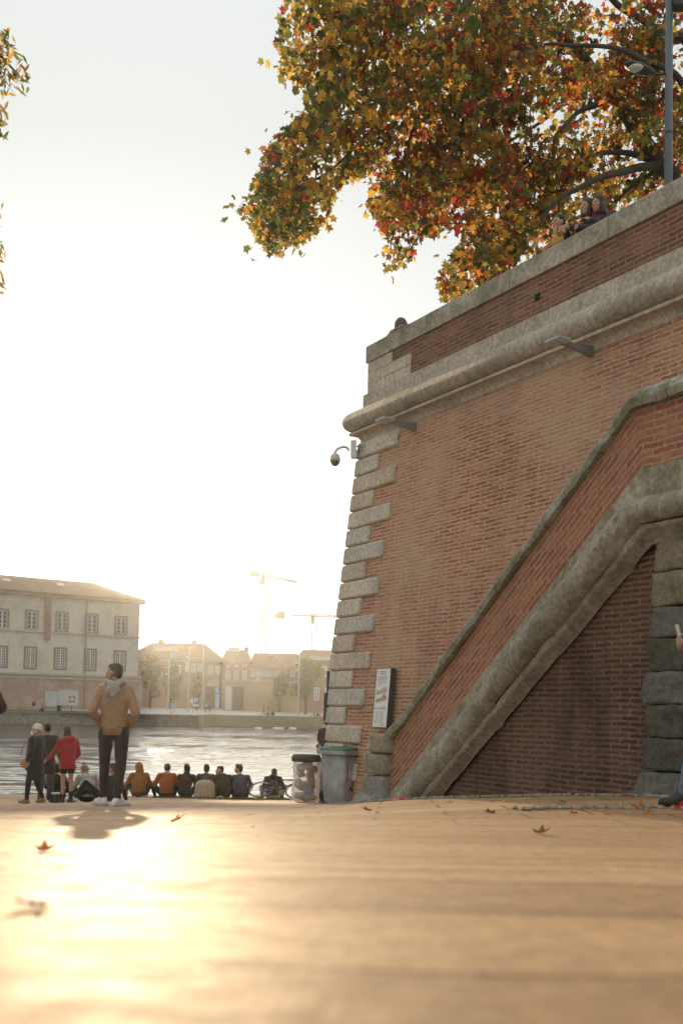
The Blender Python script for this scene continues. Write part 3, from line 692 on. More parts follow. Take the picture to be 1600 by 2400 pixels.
# the tree whose sprays hang in at the left edge
lt = empty('feathery_tree', (-5.2, 9.6, G(-5.2, 9.6)), 'tree with narrow olive leaves whose drooping sprays enter at the sky edge above the water', 'tree')
m = MB(); m.tube(smoothline([Vector((-5.2, 9.6, G(-5.2, 9.6) - .2)), Vector((-5.1, 9.65, 4)), Vector((-4.8, 9.8, 7)), Vector((-4.5, 10, 10.5))], 4), [.16, .15, .145, .14, .13, .12, .11, .1, .09, .08, .06, .04, .03], 8)
sprays = [(-40, 85, 9.9), (18, 92, 10), (28, 112, 10.05), (5, 125, 10.1), (-10, 140, 9.9), (12, 165, 10), (35, 165, 10), (50, 185, 10.1), (5, 185, 9.95), (25, 205, 10), (-20, 200, 10.2), (58, 190, 10), (3, 268, 10), (-10, 262, 10), (0, 305, 10), (-6, 508, 10.1), (2, 590, 10), (-12, 585, 10), (-3, 662, 10), (-20, 650, 10), (-80, 130, 10), (-90, 220, 10.1), (-60, 290, 10), (-70, 420, 10), (-60, 520, 10), (-70, 620, 10), (-120, 350, 10), (-130, 90, 10), (-60, 20, 10)]
items = []
br = Vector((-4.55, 9.95, 10.2)); low = Vector((-4.7, 9.85, 8.2))
for px, py, Y in sprays:
    c = at(px, py, Y); src = br if py < 350 else low; m.tube(smoothline([src, (src + c) / 2 + Vector((0, 0, .25)), c], 4), [.022, .02, .018, .016, .013, .01, .008, .006, .004], 5)
    for _ in range(22 if px > -30 else 60):
        d = rv() * (.075 if px > -30 else .2); p = c + d
        x_, y_ = proj(p)
        lim = (66 if 125 < y_ < 225 else 42 if 66 < y_ < 130 else 17 if 240 < y_ < 325 else 14 if 575 < y_ < 625 else 8) if px > -30 else -4
        if x_ > lim: continue
        items.append((p, Vector((random.gauss(.3, .5), random.gauss(0, .4), -.6 + random.gauss(0, .35))), rv(), random.uniform(.07, .12), random.choice([OLIVE, OLIVE, GREEN, GREEN, AMBER, GOLD, BROWN]), LANCE))
kid(m.build('trunk', BARK, smooth=True), lt); kid(link('crown', leaves_mesh('crown', items), LEAFM), lt)

# ------------------------------------------------------------------ fittings on and above the wall
STEEL = M('grey_steel', (.30, .30, .31), .45, .1, 5, .05, metal=.6); DSTEEL = M('dark_painted_steel', (.045, .043, .042), .45, .15, 6, .08)
WHITE = M('white_paint', (.72, .72, .70), .5, .06, 4, .05); PALE = M('pale_grey_plastic', (.55, .55, .53), .5, .08, 5, .05)
LENS = M('lamp_glass', (.55, .57, .55), .25, .05, 8, 0)
def along(root, rz=None):
    root.rotation_euler = (0, 0, math.atan2(Nn.y, Nn.x)); return root        # local +x points out of the wall
def floodlight(px, py, lab, oo=.12):
    t_, z_ = pw(px, py, oo); r = along(empty('wall_floodlight', W(t_, oo - .06, z_), lab, 'floodlight', 'floodlights on arms along the wall'))
    m = MB(); m.box((.0, 0, 0), (.03, .14, .20)); m.build('mounting_plate', STEEL, r, bevel=.004)
    m = MB(); m.hexa([(.01, -.04, -.065), (.56, -.025, -.012), (.56, .025, -.012), (.01, .04, -.065), (.01, -.04, .065), (.56, -.025, .03), (.56, .025, .03), (.01, .04, .065)]); m.build('arm', STEEL, r, fix=True)
    m = MB(); m.hexa([(.50, -.13, .00), (.73, -.13, .0), (.73, .13, .0), (.50, .13, .0), (.52, -.12, .05), (.72, -.125, .035), (.72, .125, .035), (.52, .12, .05)]); h_ = m.build('lamp_head', M('lamp_grey', (.36, .36, .35), .5, .1, 9, .1), r, fix=True)
    m = MB()
    for k in (-1, 0, 1): m.box((.615, k * .082, -.006), (.19, .066, .012))
    m.build('lens', LENS, h_)
    return r
floodlight(968, 1000, 'grey wall floodlight under the string course, close to the wall corner')
floodlight(1380, 823, 'grey wall floodlight higher along the string course, above the stair')
t_, z_ = pw(1690, 985, S0 + .1); r = floodlight(1752, 985, 'pale floodlight head poking in beside the stair landing parapet', S0 + .1)

cc = empty('security_camera', at(847, 1050, 17.5), 'white dome security camera on a curved arm at the wall corner', 'camera')
q = [at(x_, y_, 17.45) - cc.location for x_, y_ in [(818, 1056), (812, 1049), (803, 1048), (793, 1051), (786, 1058), (785, 1064)]]
m = MB(); m.tube(smoothline(q, 4), .022, 8); m.build('curved_arm', PALE, cc, True)
def rel(px, py, d=17.45): return at(px, py, d) - cc.location
m = MB(); m.box(rel(828, 1052), (.10, .14, .28)); m.box(rel(829, 1066), (.11, .13, .12)); m.build('junction_box', WHITE, cc, bevel=.01)
m = MB()
for y_ in (1046, 1056): m.tube([rel(834, y_), rel(858, y_ - 1, 17.3)], .010, 6)
m.tube([rel(838, 1046), rel(840, 1064)], .008, 6); m.tube([rel(857, 1030, 17.3), rel(857, 1060, 17.3)], .012, 6); m.build('bracket', STEEL, cc)
c_ = rel(785, 1079); m = MB(); m.lathe([(.03, .12), (.07, .10), (.092, .04), (.094, -.01), (.085, -.015)], c_, 20); m.build('housing', PALE, cc, True, fix=True)
m = MB(); m.lathe([(.086, -.018), (.078, -.05), (.055, -.085), (.02, -.105), (.001, -.108)], c_, 20); m.build('dome', M('smoked_dome', (.16, .12, .08), .15, .1, bump=0), cc, True, fix=True)

t_, _ = pw(1565, 470, -1.0); lp = empty('street_lamp', W(t_, -1.0, ZTER), 'tall grey street lamp standing on the terrace behind the parapet', 'street lamp')
m = MB(); m.tube([(0, 0, 0), (0, 0, 1.2), (0, 0, 5.6)], [.062, .055, .045], 14); m.tube([(0, 0, 2.42), (0, 0, 2.50)], .054, 14); m.build('pole', M('grey_lamp_pole', (.10, .115, .125), .4, .08, 5, .03, metal=.3), lp, True)
def lrel(px, py, dd=0): return at(px, py, lp.location.y + dd) - lp.location
a_, b_ = lrel(1557, 172), lrel(1528, 171)
m = MB(); m.tube(smoothline([a_, lrel(1540, 175), b_], 4), .02, 8); m.build('arm', DSTEEL, lp, True)
m = MB(); e1, e2 = lrel(1462, 150, -.1), lrel(1532, 172, 0); ax = (e2 - e1)
sec = [(.0, .03, .02), (.15, .09, .04), (.5, .11, .06), (.8, .08, .05), (1., .03, .03)]; vs = []
for f_, wd, ht_ in sec:
    c_ = e1 + ax * f_
    for k in range(10):
        w_ = 2 * math.pi * k / 10; vs.append(c_ + Vector((0, math.cos(w_) * wd, math.sin(w_) * ht_)))
fs = [(i * 10 + k, i * 10 + (k + 1) % 10, (i + 1) * 10 + (k + 1) % 10, (i + 1) * 10 + k) for i in range(4) for k in range(10)] + [tuple(range(9, -1, -1)), tuple(range(40, 50))]
m.mesh_(vs, fs); lh = m.build('lamp_head', DSTEEL, lp, True, fix=True)
m = MB(); c_ = e1 + ax * .36; m.ell(c_ + Vector((0, -.03, -.03)), (.11, .08, .04), nu=12, nv=6); m.build('lens', LENS, lh, True)
m = MB(); m.box(lrel(1592, 8), (.22, .16, .16)); m.build('lamp_box', DSTEEL, lp, bevel=.02)

# information panel
t_, z_ = pw(897, 1637, ow(3.4) + .12)
pa = empty('information_panel', W(t_, ow(z_) + .02, z_), 'tall white information panel with two coloured drawings fixed to the brick wall', 'sign')
pa.rotation_euler = Matrix(((Ux, -Nn.x, -.0), (Uy, -Nn.y, 0), (0, 0, 1))).to_euler()   # local x along wall, -y outwards
tilt = Matrix.Rotation(-math.atan(BAT), 4, 'X')
_ta, _ = pw(879, 1637, .5); _tb, _ = pw(912, 1637, .5); PWD = (_tb - _ta); PHT = abs(pw(897, 1567, .5)[1] - pw(897, 1705, .5)[1])
def flat(m_, x0, z0, x1, z1, y, mi=0):
    m_.poly([tilt @ Vector((x0, y, z0)), tilt @ Vector((x1, y, z0)), tilt @ Vector((x1, y, z1)), tilt @ Vector((x0, y, z1))], mi=mi)
m = MB(); m.box((0, -.075, 0), (PWD, .09, PHT)); 
for i, v_ in enumerate(m.v): m.v[i] = tilt @ v_
m.build('frame', M('panel_frame', (.05, .045, .04), .5, .1, bump=.05), pa)
m = MB(); flat(m, -PWD / 2 + .006, -PHT / 2 + .006, PWD / 2 - .012, PHT / 2 - .006, -.123); m.build('board', M('panel_white', (.74, .75, .73), .45, .04, 2, .02), pa)
INK = M('panel_ink', (.22, .22, .22), .6, .1, bump=0); hw, hh_ = PWD / 2, PHT / 2
m = MB()
for z0, x0, x1, h_ in [(.87, -.75, .3, .022), (.80, -.45, .3, .022)]:
    x = x0
    while x < x1:
        w_ = random.uniform(.05, .09); flat(m, x * hw, z0 * hh_, (x + w_) * hw, (z0 + h_ * 1.6) * hh_, -.126); x += w_ + .03
for z0, x1 in [(.72, .6), (.69, .6), (.66, .58), (.63, .6), (.60, .4), (.56, .6), (.53, .55), (.50, .2), (.44, -.1), (.41, -.2)]: flat(m, -.75 * hw, z0 * hh_, x1 * hw, (z0 + .008) * hh_, -.126)
m.build('lettering', INK, pa); m = MB()
for cx in (-.75, -.05):
    for k in range(17):
        flat(m, cx * hw, (-.45 - k * .026) * hh_, (cx + random.uniform(.3, .6)) * hw, (-.444 - k * .026) * hh_, -.126)
m.build('lettering', INK, pa); m = MB(); flat(m, .15 * hw, -.93 * hh_, .3 * hw, -.90 * hh_, -.126); flat(m, .4 * hw, -.93 * hh_, .7 * hw, -.905 * hh_, -.126)
flat(m, .82 * hw, .85 * hh_, .88 * hw, .95 * hh_, -.126)
m.build('lettering', INK, pa)
PCOL = [M('print_sand', (.55, .40, .24), .6, .3, 40, 0), M('print_green', (.30, .42, .36), .6, .2, 30, 0), M('print_rose', (.5, .24, .2), .6, .3, 40, 0)]
m = MB()
for zc0, amp_ in ((.20, .11), (-.07, .10)):
    m = MB(); pts = []; N_ = 14
    for i in range(N_):
        x = -.8 + 1.45 * i / (N_ - 1); zz = zc0 + .06 * (x + .8) + abs(mn.noise(Vector((x * 4, zc0 * 9, 0)))) * amp_ * 1.6 + (.08 if 8 <= i <= 11 else 0)
        pts.append((x, zz))
    for (x0, z0), (x1, z1) in zip(pts, pts[1:]):
        lo0, lo1 = zc0 - .10 + .06 * (x0 + .8), zc0 - .10 + .06 * (x1 + .8); md0, md1 = lo0 + .06, lo1 + .06
        for a0, a1, b0, b1, mi in ((lo0, lo1, md0, md1, 1), (md0, md1, z0, z1, 0 if zc0 > 0 else 2)):
            m.poly([tilt @ Vector((x0 * hw, -.127, a0 * hh_)), tilt @ Vector((x1 * hw, -.127, a1 * hh_)), tilt @ Vector((x1 * hw, -.127, b1 * hh_)), tilt @ Vector((x0 * hw, -.127, b0 * hh_))], mi=mi)
    m.build('drawing', PCOL, pa)
m = MB()
for i in range(16): flat(m, (-.85 + i * .1) * hw, -.37 * hh_, (-.77 + i * .1) * hw, (-.35 + random.uniform(0, .03) + (.06 if i == 11 else 0)) * hh_, -.127, 2)
m.build('drawing', PCOL, pa)
# ------------------------------------------------------------------ bins, barrier, bollards, bicycle
def stroke(m, pts, r=.006, n=5): m.tube(smoothline([Vector(p) for p in pts], 3), r, n)
wb = empty('wheelie_bin', gat(806, 16.9), 'grey graffiti-covered wheelie bin with green lid against the wall corner', 'bin', rz=R(46))
BING = M('bin_plastic', (.30, .31, .295), .5, .3, 4, .15, 12)
def ring_box(m, rows):      # rows of (z, half width, half depth, corner radius)
    vs = []; n = 0
    for z, a, b_, r_ in rows:
        ring = []
        for sx_, sy_, w0 in ((1, 1, 0), (-1, 1, 90), (-1, -1, 180), (1, -1, 270)):
            for k in range(5):
                w_ = R(w0 + k * 22.5); ring.append((sx_ * (a - r_) + r_ * math.cos(w_), sy_ * (b_ - r_) + r_ * math.sin(w_), z))
        n = len(ring); vs += ring
    fs = [(i * n + k, i * n + (k + 1) % n, (i + 1) * n + (k + 1) % n, (i + 1) * n + k) for i in range(len(rows) - 1) for k in range(n)]
    fs += [tuple(range(n - 1, -1, -1)), tuple(range((len(rows) - 1) * n, len(rows) * n))]
    m.mesh_(vs, fs)
BH = .86
m = MB(); ring_box(m, [(.0, .235, .235, .06), (.04, .245, .245, .06), (BH - .04, .285, .29, .06)]); m.build('body', BING, wb, True, fix=True)
m = MB(); ring_box(m, [(BH - .045, .30, .305, .05), (BH - .04, .335, .34, .05), (BH + .02, .335, .34, .05), (BH + .025, .32, .32, .05)]); m.build('rim', BING, wb, fix=True)
m = MB(); ring_box(m, [(BH + .027, .31, .31, .05), (BH + .04, .325, .325, .05), (BH + .055, .30, .30, .05), (BH + .06, .18, .18, .05)])
for v_ in m.v: v_.z += .05 * (v_.x + .3)
m.build('lid', M('green_plastic', (.02, .16, .10), .4, .2, 8, .05), wb, fix=True)
for x in (-.2, .2):
    m = MB(); m.lathe([(.02, -.03), (.09, -.03), (.1, -.02), (.1, .02), (.09, .03), (.02, .03)], (x, .24, .10), 16, Matrix.Rotation(R(90), 3, 'Y')); m.build('wheel', M('black_rubber', (.02, .02, .02), .8, .1, bump=0), wb, fix=True)
BLK = M('black_marker', (.012, .012, .014), .6, .1, bump=0); REDP = M('red_spray', (.32, .03, .025), .6, .3, 20, 0); BLU = M('blue_spray', (.05, .22, .36), .6, .1, bump=0)
def fz(z): return .247 + (.04) * z / BH         # the faces flare upwards
def fr(x, z, s=0): return (x, -fz(z) - .004, z)  # front face
def sd(y, z): return (fz(z) + .004, y, z)       # right face
m = MB()
for x0, z0, seq in [(-.05, .30, 'M'), (.02, .22, 'W'), (.12, .45, 'N'), (-.12, .20, 'X'), (.1, .2, 'K')]:
    pts = [(x0 + .035 * k, z0 + (.10 if k % 2 else 0) + random.uniform(-.02, .02)) for k in range(4)]; stroke(m, [fr(a, c) for a, c in pts], .008)
m.build('black_graffiti', BLK, wb); m = MB()
for y0, z0 in [(-.12, .62), (-.06, .70), (.03, .66), (.1, .7), (-.1, .5), (.05, .55), (-.13, .36)]:
    stroke(m, [sd(y0 + random.uniform(-.05, .09), z0 + random.uniform(-.07, .07)) for _ in range(6)], .008)
stroke(m, [sd(-.02, .66), sd(.03, .42), sd(.07, .60)], .014); stroke(m, [sd(-.10, .60), sd(.12, .52)], .010)
m.build('black_graffiti', BLK, wb); m = MB()
stroke(m, [sd(.02, .34), sd(.10, .34), sd(.03, .27), sd(.11, .27)], .006)
for zc0 in (.20, .12): stroke(m, [sd(.065 + .035 * math.cos(k * .7), zc0 + .035 * math.sin(k * .7)) for k in range(10)], .006)
m.build('black_graffiti', BLK, wb)
m = MB()
for x in (-.19, -.185, .0, .006): stroke(m, [fr(x, .70), fr(x + .004, .5), fr(x, .36)], .011)
m.build('red_graffiti', REDP, wb)
m = MB(); stroke(m, [fr(-.12, .58), fr(-.02, .60), fr(.08, .57), fr(.1, .66), fr(.05, .72)], .006); stroke(m, [fr(-.1, .66), fr(-.06, .5), fr(-.04, .42)], .005); m.build('blue_graffiti', BLU, wb)
for y0, z0 in [(-.08, .70), (.03, .56)]: m = MB(); m.box(sd(y0, z0), (.004, .035, .07)); m.build('sticker', WHITE, wb)
m = MB(); m.box((-.08, -fz(.1) - .002, .13), (.30, .004, .16)); m.build('paint_patch', M('lilac_paint', (.36, .29, .35), .7, .1, 9, 0), wb)

lb = empty('litter_bin', gat(720, 17.1), 'litter bin with a clear sack of rubbish hanging from a dark ring', 'litter bin')
m = MB(); Rr = .235; zr_ = .78
ringp = [Vector((Rr * math.cos(a), Rr * math.sin(a), zr_ + .03 * math.cos(a))) for a in [2 * math.pi * k / 24 for k in range(25)]]
m.tube(ringp, .022, 8); m.lathe([(Rr + .02, -.06), (Rr + .03, .0), (Rr + .02, .05), (Rr - .01, .05), (Rr - .005, -.06)], (0, 0, zr_), 24); m.build('ring', DSTEEL, lb, True, fix=True)
m = MB(); m.box((.30, .1, zr_), (.22, .05, .09)); m.build('bracket', DSTEEL, lb)
m = MB(); m.hexa([(.22, .0, 0), (.36, 0, 0), (.36, .1, 0), (.22, .1, 0), (.25, .02, .58), (.33, .02, .58), (.33, .08, .58), (.25, .08, .58)]); m.build('post', M('pale_pink_concrete', (.52, .43, .37), .8, .1, 7, .2), lb, fix=True)
t = NT('clear_sack'); v = t.obj(); nb = t.bump(t.noise(t.mapped(v, (1, 1, .5)), 14, 4, .6, 1.), 1., .05)
tp = t.n('ShaderNodeBsdfTransparent'); gl = t.n('ShaderNodeBsdfGlossy', Roughness=.2, Normal=nb); df = t.n('ShaderNodeBsdfTranslucent', Color=(.85, .83, .8, 1), Normal=nb)
m1 = t.n('ShaderNodeMixShader'); t.set(m1, 0, .35); t.t.links.new(gl.outputs[0], m1.inputs[1]); t.t.links.new(df.outputs[0], m1.inputs[2])
fres = t.n('ShaderNodeFresnel', IOR=1.25, Normal=nb).outputs[0]; m2 = t.n('ShaderNodeMixShader'); t.set(m2, 0, t.math('ADD', fres, .36)); t.t.links.new(tp.outputs[0], m2.inputs[1]); t.t.links.new(m1.outputs[0], m2.inputs[2]); t.t.links.new(m2.outputs[0], t.out.inputs[0])
m = MB(); prof_ = []; 
m.lathe([(.01, .0), (.17, .015), (.235, .10), (.245, .22), (.225, .40), (.215, .55), (.22, .68), (.235, .76)], (0, 0, .004), 28)
for i, v_ in enumerate(m.v):
    k = .035 * mn.noise(Vector((v_.x * 7, v_.y * 7, v_.z * 4))); v_.x *= 1 + k * 3; v_.y *= 1 + k * 3
m.f = m.f[:-1]; sk = m.build('sack', t.m, lb, True)
def crumple(name, mat, c, r_, sd_, parent, voxel=.02):
    q = MB(); q.ell(c, r_, nu=16, nv=10)
    for v_ in q.v:
        d = v_ - Vector(c); k = 1 + .45 * mn.noise(v_ * 9 + Vector((sd_, 0, 0))) + .2 * mn.noise(v_ * 21 + Vector((sd_, 0, 0))); v_.xyz = Vector(c) + d * k
    return q.build(name, mat, parent, True)
PAPERB = M('brown_paper', (.28, .17, .09), .8, .25, 12, .4); PAPERW = M('white_tissue', (.66, .63, .6), .8, .1, 12, .4)
crumple('paper_bag', PAPERB, (.08, -.07, .40), (.07, .08, .24), 1, lb); crumple('paper_bag', PAPERB, (-.02, .02, .30), (.15, .12, .08), 2, lb)
for k, (c_, r_) in enumerate([((-.08, -.08, .62), (.09, .08, .07)), ((.02, -.1, .66), (.10, .07, .06)), ((.09, .02, .58), (.08, .09, .08)), ((-.1, .02, .52), (.07, .1, .05)), ((-.09, -.1, .14), (.11, .09, .07)), ((.07, -.1, .12), (.12, .1, .06)), ((.0, .08, .10), (.13, .1, .08)), ((.05, -.12, .22), (.10, .06, .05)), ((-.13, -.05, .38), (.06, .09, .06))]): crumple('crumpled_paper', (PAPERW, PAPERW, PAPERB, M('blue_wrapper', (.22, .30, .42), .5, .2, 12, .2))[k % 4 if k != 3 else 0], c_, r_, 10 + k, lb)
m = MB(); m.lathe([(.025, -.06), (.032, -.05), (.032, .05), (.025, .06)], (-.07, -.12, .49), 12, Matrix.Rotation(R(80), 3, 'Y')); m.build('can', M('red_can', (.45, .05, .06), .3, .1, bump=0), lb, True, fix=True)

ba = empty('lifting_barrier', gat(765, 17.6), 'dark barrier arm raised upright on its motor box beside the wall corner', 'barrier')
def bz(py): return at(766, py, 17.6).z - ba.location.z
m = MB()
for k in range(7): m.box((-.055 + k * .018, -.03, .12), (.009, .1, .24))
m.box((0, 0, .12), (.10, .08, .23)); m.build('ribbed_base', M('dark_green_metal', (.03, .045, .04), .4, .1, bump=0), ba)
m = MB(); m.box((0, 0, (.24 + bz(1746)) / 2), (.085, .08, bz(1746) - .24)); m.build('post', M('post_white', (.7, .69, .66), .5, .05, bump=.05), ba)
z0, z1 = bz(1748), bz(1706); m = MB(); zz = [(-.16, z0 + .1), (-.155, z1 - .08), (-.12, z1 - .02), (-.06, z1), (.045, z1), (.045, z0), (-.06, z0 - .01), (-.13, z0 + .04)]
nz = len(zz); m.mesh_([(x, y, z) for y in (-.09, .09) for x, z in zz], [tuple(range(nz)), tuple(range(2 * nz - 1, nz - 1, -1))] + [(k, (k + 1) % nz, nz + (k + 1) % nz, nz + k) for k in range(nz)])
mb_ = m.build('motor_box', DSTEEL, ba, fix=True); m = MB(); m.box((-.157, 0, (z0 + z1) / 2 + .02), (.012, .15, z1 - z0 - .18)); m.build('cover', WHITE, mb_)
m = MB(); m.box((.012, 0, (z1 + bz(1690)) / 2), (.075, .07, bz(1690) - z1)); m.box((-.01, 0, (bz(1690) + bz(1624)) / 2), (.09, .085, bz(1624) - bz(1690))); m.box((.012, 0, (bz(1624) + bz(1577)) / 2), (.05, .05, bz(1577) - bz(1624)))
m.lathe([(.034, -.02), (.034, .02), (.02, .03)], (.012, 0, bz(1576)), 10); m.build('arm', DSTEEL, ba, fix=True, bevel=.004)
m = MB(); m.mesh_([(-.20, -.02, z0 - .02), (-.12, -.02, z0 - .06), (-.13, -.02, z0 + .06), (-.20, .01, z0 - .02), (-.12, .01, z0 - .06), (-.13, .01, z0 + .06)], [(0, 1, 2), (5, 4, 3), (0, 3, 4, 1), (1, 4, 5, 2), (2, 5, 3, 0)]); m.build('reflector', M('red_reflector', (.5, .06, .03), .35, .1, bump=0), ba)
m = MB(); m.hexa([(-.13, -.02, z0 - .05), (-.02, -.02, z0 - .09), (-.02, .02, z0 - .09), (-.13, .02, z0 - .05), (-.13, -.02, z0 + .0), (-.02, -.02, z0 - .05), (-.02, .02, z0 - .05), (-.13, .02, z0 + 0)]); m.build('bracket', WHITE, ba, fix=True)

bo = gat(484, 26.5); bo.z = G(bo.x, bo.y)
m = MB(); m.lathe([(.275, -.05), (.27, .1), (.262, .3), (.255, .36), (.225, .43), (.16, .475), (.06, .495), (.001, .497)], (0, 0, 0), 24)
for v_ in m.v: v_ += v_.normalized() * .012 * mn.noise(v_ * 6)
t = stone_mat('bollard_stone', (.44, .36, .27), dark=.45, bump=.6, sc_=2.5)
bb = m.build('stone_bollard', t, None, True, fix=True); bb.location = bo; tag(bb, 'squat weathered stone bollard with domed top on the grass edge', 'bollard')
mo = empty('mooring_post', gat(138, 21.3), 'low dark mooring post with a pale rimmed flat top near the red coat', 'bollard')
m = MB(); m.lathe([(.075, -.05), (.07, .02), (.065, .17), (.07, .19)], (0, 0, 0), 16); m.build('post', DSTEEL, mo, True, fix=True)
m = MB(); m.lathe([(.07, .19), (.10, .195), (.11, .21), (.10, .225), (.02, .235), (.001, .235)], (0, 0, 0), 20); m.build('cap', PALE, mo, True, fix=True)

bi = empty('bicycle', gat(652, 26.0) + Vector((0, 0, .06)), 'dark bicycle lying on its side on the grass beside the olive jacket', 'bicycle')
lay = Matrix.Rotation(R(-12), 3, 'Z') @ Matrix.Rotation(R(-58), 3, 'X')
def L3(x, y, z): return lay @ Vector((x, y, z))
BF = M('black_bike_paint', (.02, .02, .022), .35, .1, bump=0); CHR = M('chrome', (.6, .6, .6), .25, .05, bump=0, metal=.9); RUB = M('black_rubber', (.02, .02, .02), .8, .1, bump=0)
for x in (-.50, .50):
    wd = MB(); wd.tube([L3(x + .33 * math.cos(a), 0, .33 + .33 * math.sin(a)) for a in [2 * math.pi * k / 24 for k in range(25)]], .016, 6, cap=False); wh = wd.build('wheel', RUB, bi, True)
    wd = MB(); wd.tube([L3(x + .305 * math.cos(a), 0, .33 + .305 * math.sin(a)) for a in [2 * math.pi * k / 24 for k in range(25)]], .009, 5, cap=False)
    wd.tube([L3(x, -.04, .33), L3(x, .04, .33)], .02, 8)
    for k in range(14):
        a = 2 * math.pi * k / 14; wd.tube([L3(x, 0, .33), L3(x + .3 * math.cos(a), 0, .33 + .3 * math.sin(a))], .0025, 3)
    wd.build('rim', CHR, wh)
m = MB()
for p_, q_ in [((-.08, 0, .30), (-.22, 0, .85)), ((-.20, 0, .78), (.36, 0, .80)), ((-.08, 0, .30), (.39, 0, .72)), ((.35, 0, .86), (.42, 0, .60)), ((.42, .05, .62), (.50, .05, .33)), ((.42, -.05, .62), (.50, -.05, .33)), ((-.08, .03, .30), (-.5, .05, .33)), ((-.08, -.03, .30), (-.5, -.05, .33)), ((-.21, .02, .76), (-.5, .05, .33)), ((-.21, -.02, .76), (-.5, -.05, .33))]:
    m.tube([L3(*p_), L3(*q_)], .017, 8)
m.build('frame', BF, bi, True)
m = MB(); m.tube(smoothline([L3(.20, -.30, .95), L3(.33, -.27, .97), L3(.38, -.1, .98), L3(.36, 0, .98), L3(.38, .1, .98), L3(.33, .27, .97), L3(.20, .30, .95)], 3), .013, 7); m.tube([L3(.35, 0, .86), L3(.36, 0, .98)], .014, 7); m.build('handlebar', CHR, bi, True)
m = MB(); m.hexa([L3(-.36, -.09, .86), L3(-.10, -.02, .87), L3(-.10, .02, .87), L3(-.36, .09, .86), L3(-.36, -.08, .92), L3(-.10, -.015, .90), L3(-.10, .015, .90), L3(-.36, .08, .92)]); m.build('saddle', RUB, bi, fix=True, bevel=.01)
m = MB(); m.tube([L3(-.08, -.08, .30), L3(-.08, .08, .30)], .02, 8); m.tube([L3(-.08, .07, .30), L3(.07, .07, .22)], .01, 5); m.tube([L3(-.08, -.07, .30), L3(-.23, -.07, .38)], .01, 5); m.box(L3(.07, .12, .22), (.09, .07, .02), lay); m.box(L3(-.23, -.12, .38), (.09, .07, .02), lay); m.build('pedals', DSTEEL, bi)
m = MB()
aa = [Vector((.07 * math.cos(R(k)), 0, .075 * math.sin(R(k)))) for k in range(0, 181, 15)]; m.tube(aa, .012, 6)
for s_ in (-1, 1): m.ell((s_ * .07, 0, .02), (.022, .03, .035), nu=10, nv=6)
hp = m.build('headphones', WHITE, None, True); hp.location = gat(520, 26.25); tag(hp, 'white headphones standing on the grass strip by the stone bollard', 'headphones')
# ------------------------------------------------------------------ people
SKIN = M('skin', (.42, .235, .155), .55, .1, 9, .05); SKIND = M('skin_tan', (.34, .18, .115), .55, .1, 9, .05)
HBLK = cloth('hair_black', (.018, .014, .012), .3, .5, .3); HBRN = cloth('hair_brown', (.055, .032, .02), .3, .5, .3); HGRY = cloth('hair_silver', (.55, .52, .48), .15, .6, .5); HFAIR = cloth('hair_fair', (.26, .16, .08), .25, .5, .4)
EYE = M('eye', (.02, .015, .012), .2, 0, bump=0)
def XM(yaw, pitch=0, tilt_=0): return Matrix.Rotation(yaw, 3, 'Z') @ Matrix.Rotation(-pitch, 3, 'X') @ Matrix.Rotation(tilt_, 3, 'Y')
def head_shape(m, c, X, k=1.):
    E = lambda p, r_: m.ell(c + X @ (Vector(p) * k), tuple(x * k for x in r_), X, 14, 10)
    E((0, -.012, .035), (.076, .096, .088)); E((0, .022, -.02), (.068, .078, .092)); E((0, .038, -.078), (.048, .052, .042)); E((0, .07, -.098), (.024, .022, .02))
    E((0, .088, .018), (.05, .016, .012)); E((0, .095, -.062), (.024, .012, .009)); E((0, .092, -.074), (.022, .011, .008))
    for s_ in (-1, 1): E((s_ * .078, -.002, -.012), (.011, .024, .034)); E((s_ * .04, .064, -.03), (.022, .022, .02))
    m.caps([(c + X @ (Vector((0, .098, .008)) * k), .009 * k), (c + X @ (Vector((0, .119, -.032)) * k), .014 * k)])
def hand_shape(m, w_, d, up, side, curl=.5, k=1.):
    """palm with four bent fingers and a thumb; d points along the hand, up is the back of the hand, side the thumb side"""
    d = d.normalized(); up = (up - d * up.dot(d)).normalized(); s_ = d.cross(up).normalized() * side
    m.caps([(w_, .025 * k), (w_ + d * .05 * k, .03 * k)]); m.ell(w_ + d * .055 * k, tuple(x * k for x in (.042, .05, .02)), Matrix((s_, d, up)).transposed())
    for i, (off_, ln) in enumerate([(.033, .070), (.012, .080), (-.011, .074), (-.032, .058)]):
        b0 = w_ + d * .095 * k + s_ * off_ * k; a1 = curl * (1 + .1 * i); d1 = d * math.cos(a1) - up * math.sin(a1); a2 = curl * 2.2; d2 = d * math.cos(a2) - up * math.sin(a2)
        m.caps([(b0, .0095 * k), (b0 + d1 * ln * .5 * k, .0085 * k), (b0 + d1 * ln * .5 * k + d2 * ln * .5 * k, .0075 * k)])
    b0 = w_ + d * .03 * k + s_ * .032 * k; d1 = (d * .6 + s_ * .75 - up * .25).normalized(); d2 = (d * .85 + s_ * .2 - up * .45).normalized()
    m.caps([(b0, .013 * k), (b0 + d1 * .042 * k, .0115 * k), (b0 + (d1 * .042 + d2 * .035) * k, .0095 * k)])
